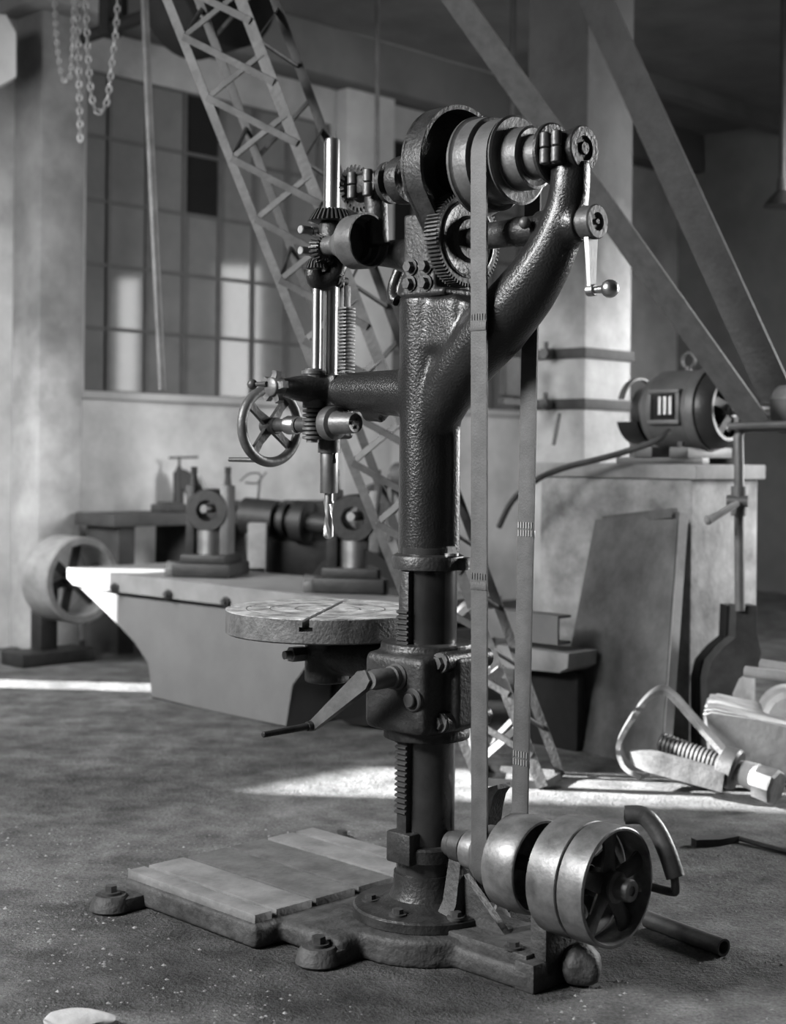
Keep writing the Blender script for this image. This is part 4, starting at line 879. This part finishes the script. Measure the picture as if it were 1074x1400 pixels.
# --- hanging things
bm = B(); tube(bm, [W(222, 533, 7.0), W(212, 330, 7.0), W(204, 160, 7.0), W(197, -10, 7.0), W(186, -320, 7.0)], 0.0195, 12); ho = empty('hanging_pole', (0, 0, 0), 0, 'long slim wooden pole hanging from the ceiling before the windows', 'pole'); obj('pole', bm, LATT, ho)
p = W(186, -320, 7.0)
bm = B(); cyl(bm, p, Vector((p.x, p.y, CZ)), 0.008, n=6) if p.z < CZ else cyl(bm, p, p+Z*0.02, 0.008, n=6); obj('hanger', bm, IRON, ho)
def chain(name, pts, label, r=0.011):
    t = empty(name, (0, 0, 0), 0, label, 'chain', 'hoist chains at the top left')
    pth = smooth_path(pts, 10); L = 0; bm = B(); acc = 0; step = r*2.6; last = pth[0]; flip = 0
    for a, b in zip(pth, pth[1:]):
        seg = (b-a).length; pos = step-acc
        while pos <= seg:
            c = a+(b-a)*(pos/seg); d = (b-a).normalized(); dd, u, v = frame(d); e = u if flip else v; flip ^= 1
            ring = [c+d*(r*1.55*math.cos(2*PI*i/10))+e*(r*0.95*math.sin(2*PI*i/10)) for i in range(10)]
            sweep(bm, ring, circ(r*0.38, 5), closed=True); pos += step
        acc = (acc+seg) % step
    obj('links', bm, WHEELM, t); return t
chain('hoist_chain', [W(103, -130, 8.0), W(106, 0, 8.0), W(108, 100, 8.0), W(110, 195, 8.0)], 'straight hanging chain end in front of the left pilaster', 0.014)
chain('hoist_chain', [W(113, -130, 7.9), W(118, 20, 7.9), W(123, 110, 7.9), W(128, 142, 7.9), W(136, 153, 7.9), W(146, 140, 7.9), W(153, 90, 7.9), W(160, 20, 7.9), W(166, -130, 7.9)], 'long chain looped in a U below the ceiling at top left', 0.014)
chain('hoist_chain', [W(70, -130, 8.0), W(76, 30, 8.0), W(82, 90, 8.0), W(90, 112, 8.0), W(98, 90, 8.0), W(101, 0, 8.0), W(103, -130, 8.0)], 'faint short chain loop nearest the left pilaster edge', 0.010)
bm = B(); tube(bm, [W(515, 250, 8.6), W(516, 0, 8.6), W(517, -180, 8.6)], 0.013, 8); tag(obj('hanging_rope', bm, LATTD), 'thin rope hanging down behind the front bearing of the drill', 'rope')
bm = B(); tube(bm, [W(700, 175, 9.0), W(701, 80, 9.0), W(702, -120, 9.0)], 0.018, 8); tag(obj('hanging_rope', bm, DARKM), 'short dark rope hanging behind the left slanting belt', 'rope')
hl_ = empty('pendant_lamp', (0, 0, 0), 0, 'dark pendant lamp on a rod at the right edge', 'lamp')
YQ = 8.5
bm = B(); a = W(1069, 275, YQ); cyl(bm, a, Vector((a.x, a.y, CZ)), 0.022, n=10); obj('rod', bm, DARKM, hl_)
bm = B(); revolve(bm, a-Z*0.03, Z, [(0, 0.11), (0.03, 0.09), (0.09, 0.035), (0.16, 0.03), (0.17, 0.0)], 24); obj('shade', bm, DARKM, hl_)
op = empty('overhead_drum', (0, 0, 0), 0, 'big dark overhead pulley drum under the ceiling at top left', 'pulley')
c = W(232, 10, 8.4)
bm = B(); revolve(bm, c-V*0.15, -V, [(0, 0.05), (0, 0.30), (0.02, 0.33), (0.40, 0.33), (0.42, 0.30), (0.42, 0.05)], 40); obj('drum', bm, BLACK, op)
bm = B(); cyl(bm, c+V*0.9, c-V*1.2, 0.04, n=14); obj('shaft', bm, BLACK, op)
bm = B(); q = c+V*0.6; box(bm, Vector((q.x, q.y, (q.z+CZ)/2)), (0.1, 0.1, CZ-q.z+0.1), RU); obj('hanger', bm, BLACK, op); bm = B(); q = c-V*0.9; box(bm, Vector((q.x, q.y, (q.z+CZ)/2)), (0.1, 0.1, CZ-q.z+0.1), RU); obj('hanger', bm, BLACK, op)
bm = B(); P = [W(x, y, 8.9) for x, y in ((-30, 20), (8, 20), (22, 45), (22, 105), (-2, 118), (-30, 118))]
a = [bm.verts.new(p) for p in P]; b = [bm.verts.new(p+U*0.05+Vector((-.1, .1, 0))) for p in P]
bm.faces.new(a); bm.faces.new(list(reversed(b)))
for i in range(6): bm.faces.new((a[i], a[(i+1) % 6], b[(i+1) % 6], b[i]))
struct('trim_6', bm, PLASTER)

# --- small things on the floor
bm = B(); a, b = G(885, 1258, 0.02), G(989, 1297, 0.02); a.z = b.z = 0.0225
d = (b-a).normalized(); L = (b-a).length
revolve(bm, a, d, [(0, 0.015), (0, 0.0225), (L, 0.0225), (L, 0.0165), (L-0.06, 0.0155)], 20)
tag(obj('iron_pipe', bm, SCREWM), 'short rusty iron pipe lying on the floor beside the pulleys', 'pipe')
tg = empty('iron_tongs', (0, 0, 0), 0, 'dark iron tongs lying on the earth floor at the right', 'tongs')
bm = B(); a = G(948, 1152, 0.012); b = G(1008, 1146, 0.012); a.z = b.z = 0.012; sweep(bm, [a, on(a, b, .5), b], [rect(0.024, 0.03), rect(0.022, 0.06), rect(0.02, 0.02)], up=Z); obj('jaw', bm, IRON, tg)
bm = B(); b2 = G(1090, 1168, 0.008); tube(bm, smooth_path([b, G(1040, 1155, 0.008), b2], 4), 0.008, 8); obj('handle', bm, IRON, tg)
def stone(c, s, m, seed):
    rnd = random.Random(seed); t = bmesh.new(); bmesh.ops.create_icosphere(t, subdivisions=3, radius=1.0)
    for v in t.verts:
        k = 1+0.18*math.sin(v.co.x*3.1+seed)+0.14*math.cos(v.co.y*4.3+seed*2)+rnd.uniform(-.05, .05)
        v.co = Vector((v.co.x*s[0]*k, v.co.y*s[1]*k, max(v.co.z, -0.6)*s[2]))+Vector(c)
    return t
a = G(112, 1403); o = obj('floor_stone', stone((a.x, a.y, 0.012), (0.075, 0.05, 0.022), STONE, 3), STONE); tag(o, 'flat pale stone at the bottom left edge of the floor', 'stone')
a = G(792, 1352); o = obj('rough_stone', stone((a.x+0.005, a.y+0.03, 0.042), (0.046, 0.042, 0.060), DUSTY, 5), DUSTY, sharp=70); tag(o, 'rough lump of stone wedged at the rear corner of the drill base', 'stone')
# fine grit and chips strewn over the earth floor
bm = B(); rnd = random.Random(11)
for i in range(2000):
    t = rnd.random(); Yc = 3.0+1.9*t; Xc = rnd.uniform(-0.30, 0.30)*Yc
    lx, ly = -S*(Xc-DX)+S*(Yc-DY), -S*(Xc-DX)-S*(Yc-DY)
    if -0.5 < lx < 0.86 and -0.5 < ly < 0.45: continue
    r = rnd.choice((0.002, 0.003, 0.003, 0.004, 0.006)); h = r*rnd.uniform(0.4, 0.9)
    a0 = rnd.uniform(0, 6.28)
    b_ = [bm.verts.new((Xc+r*math.cos(a0+k*PI/2)*rnd.uniform(.6, 1.4), Yc+r*math.sin(a0+k*PI/2), 0)) for k in range(4)]
    tp_ = bm.verts.new((Xc, Yc, h))
    for k in range(4): bm.faces.new((b_[k], b_[(k+1) % 4], tp_))
tag(obj('floor_grit', bm, mat('grit', 0.05, 0.9, 0, 0.3, 40, 0, 1, c2=0.3)), 'fine grit and metal chips strewn over the earth floor', 'grit', kind='stuff')
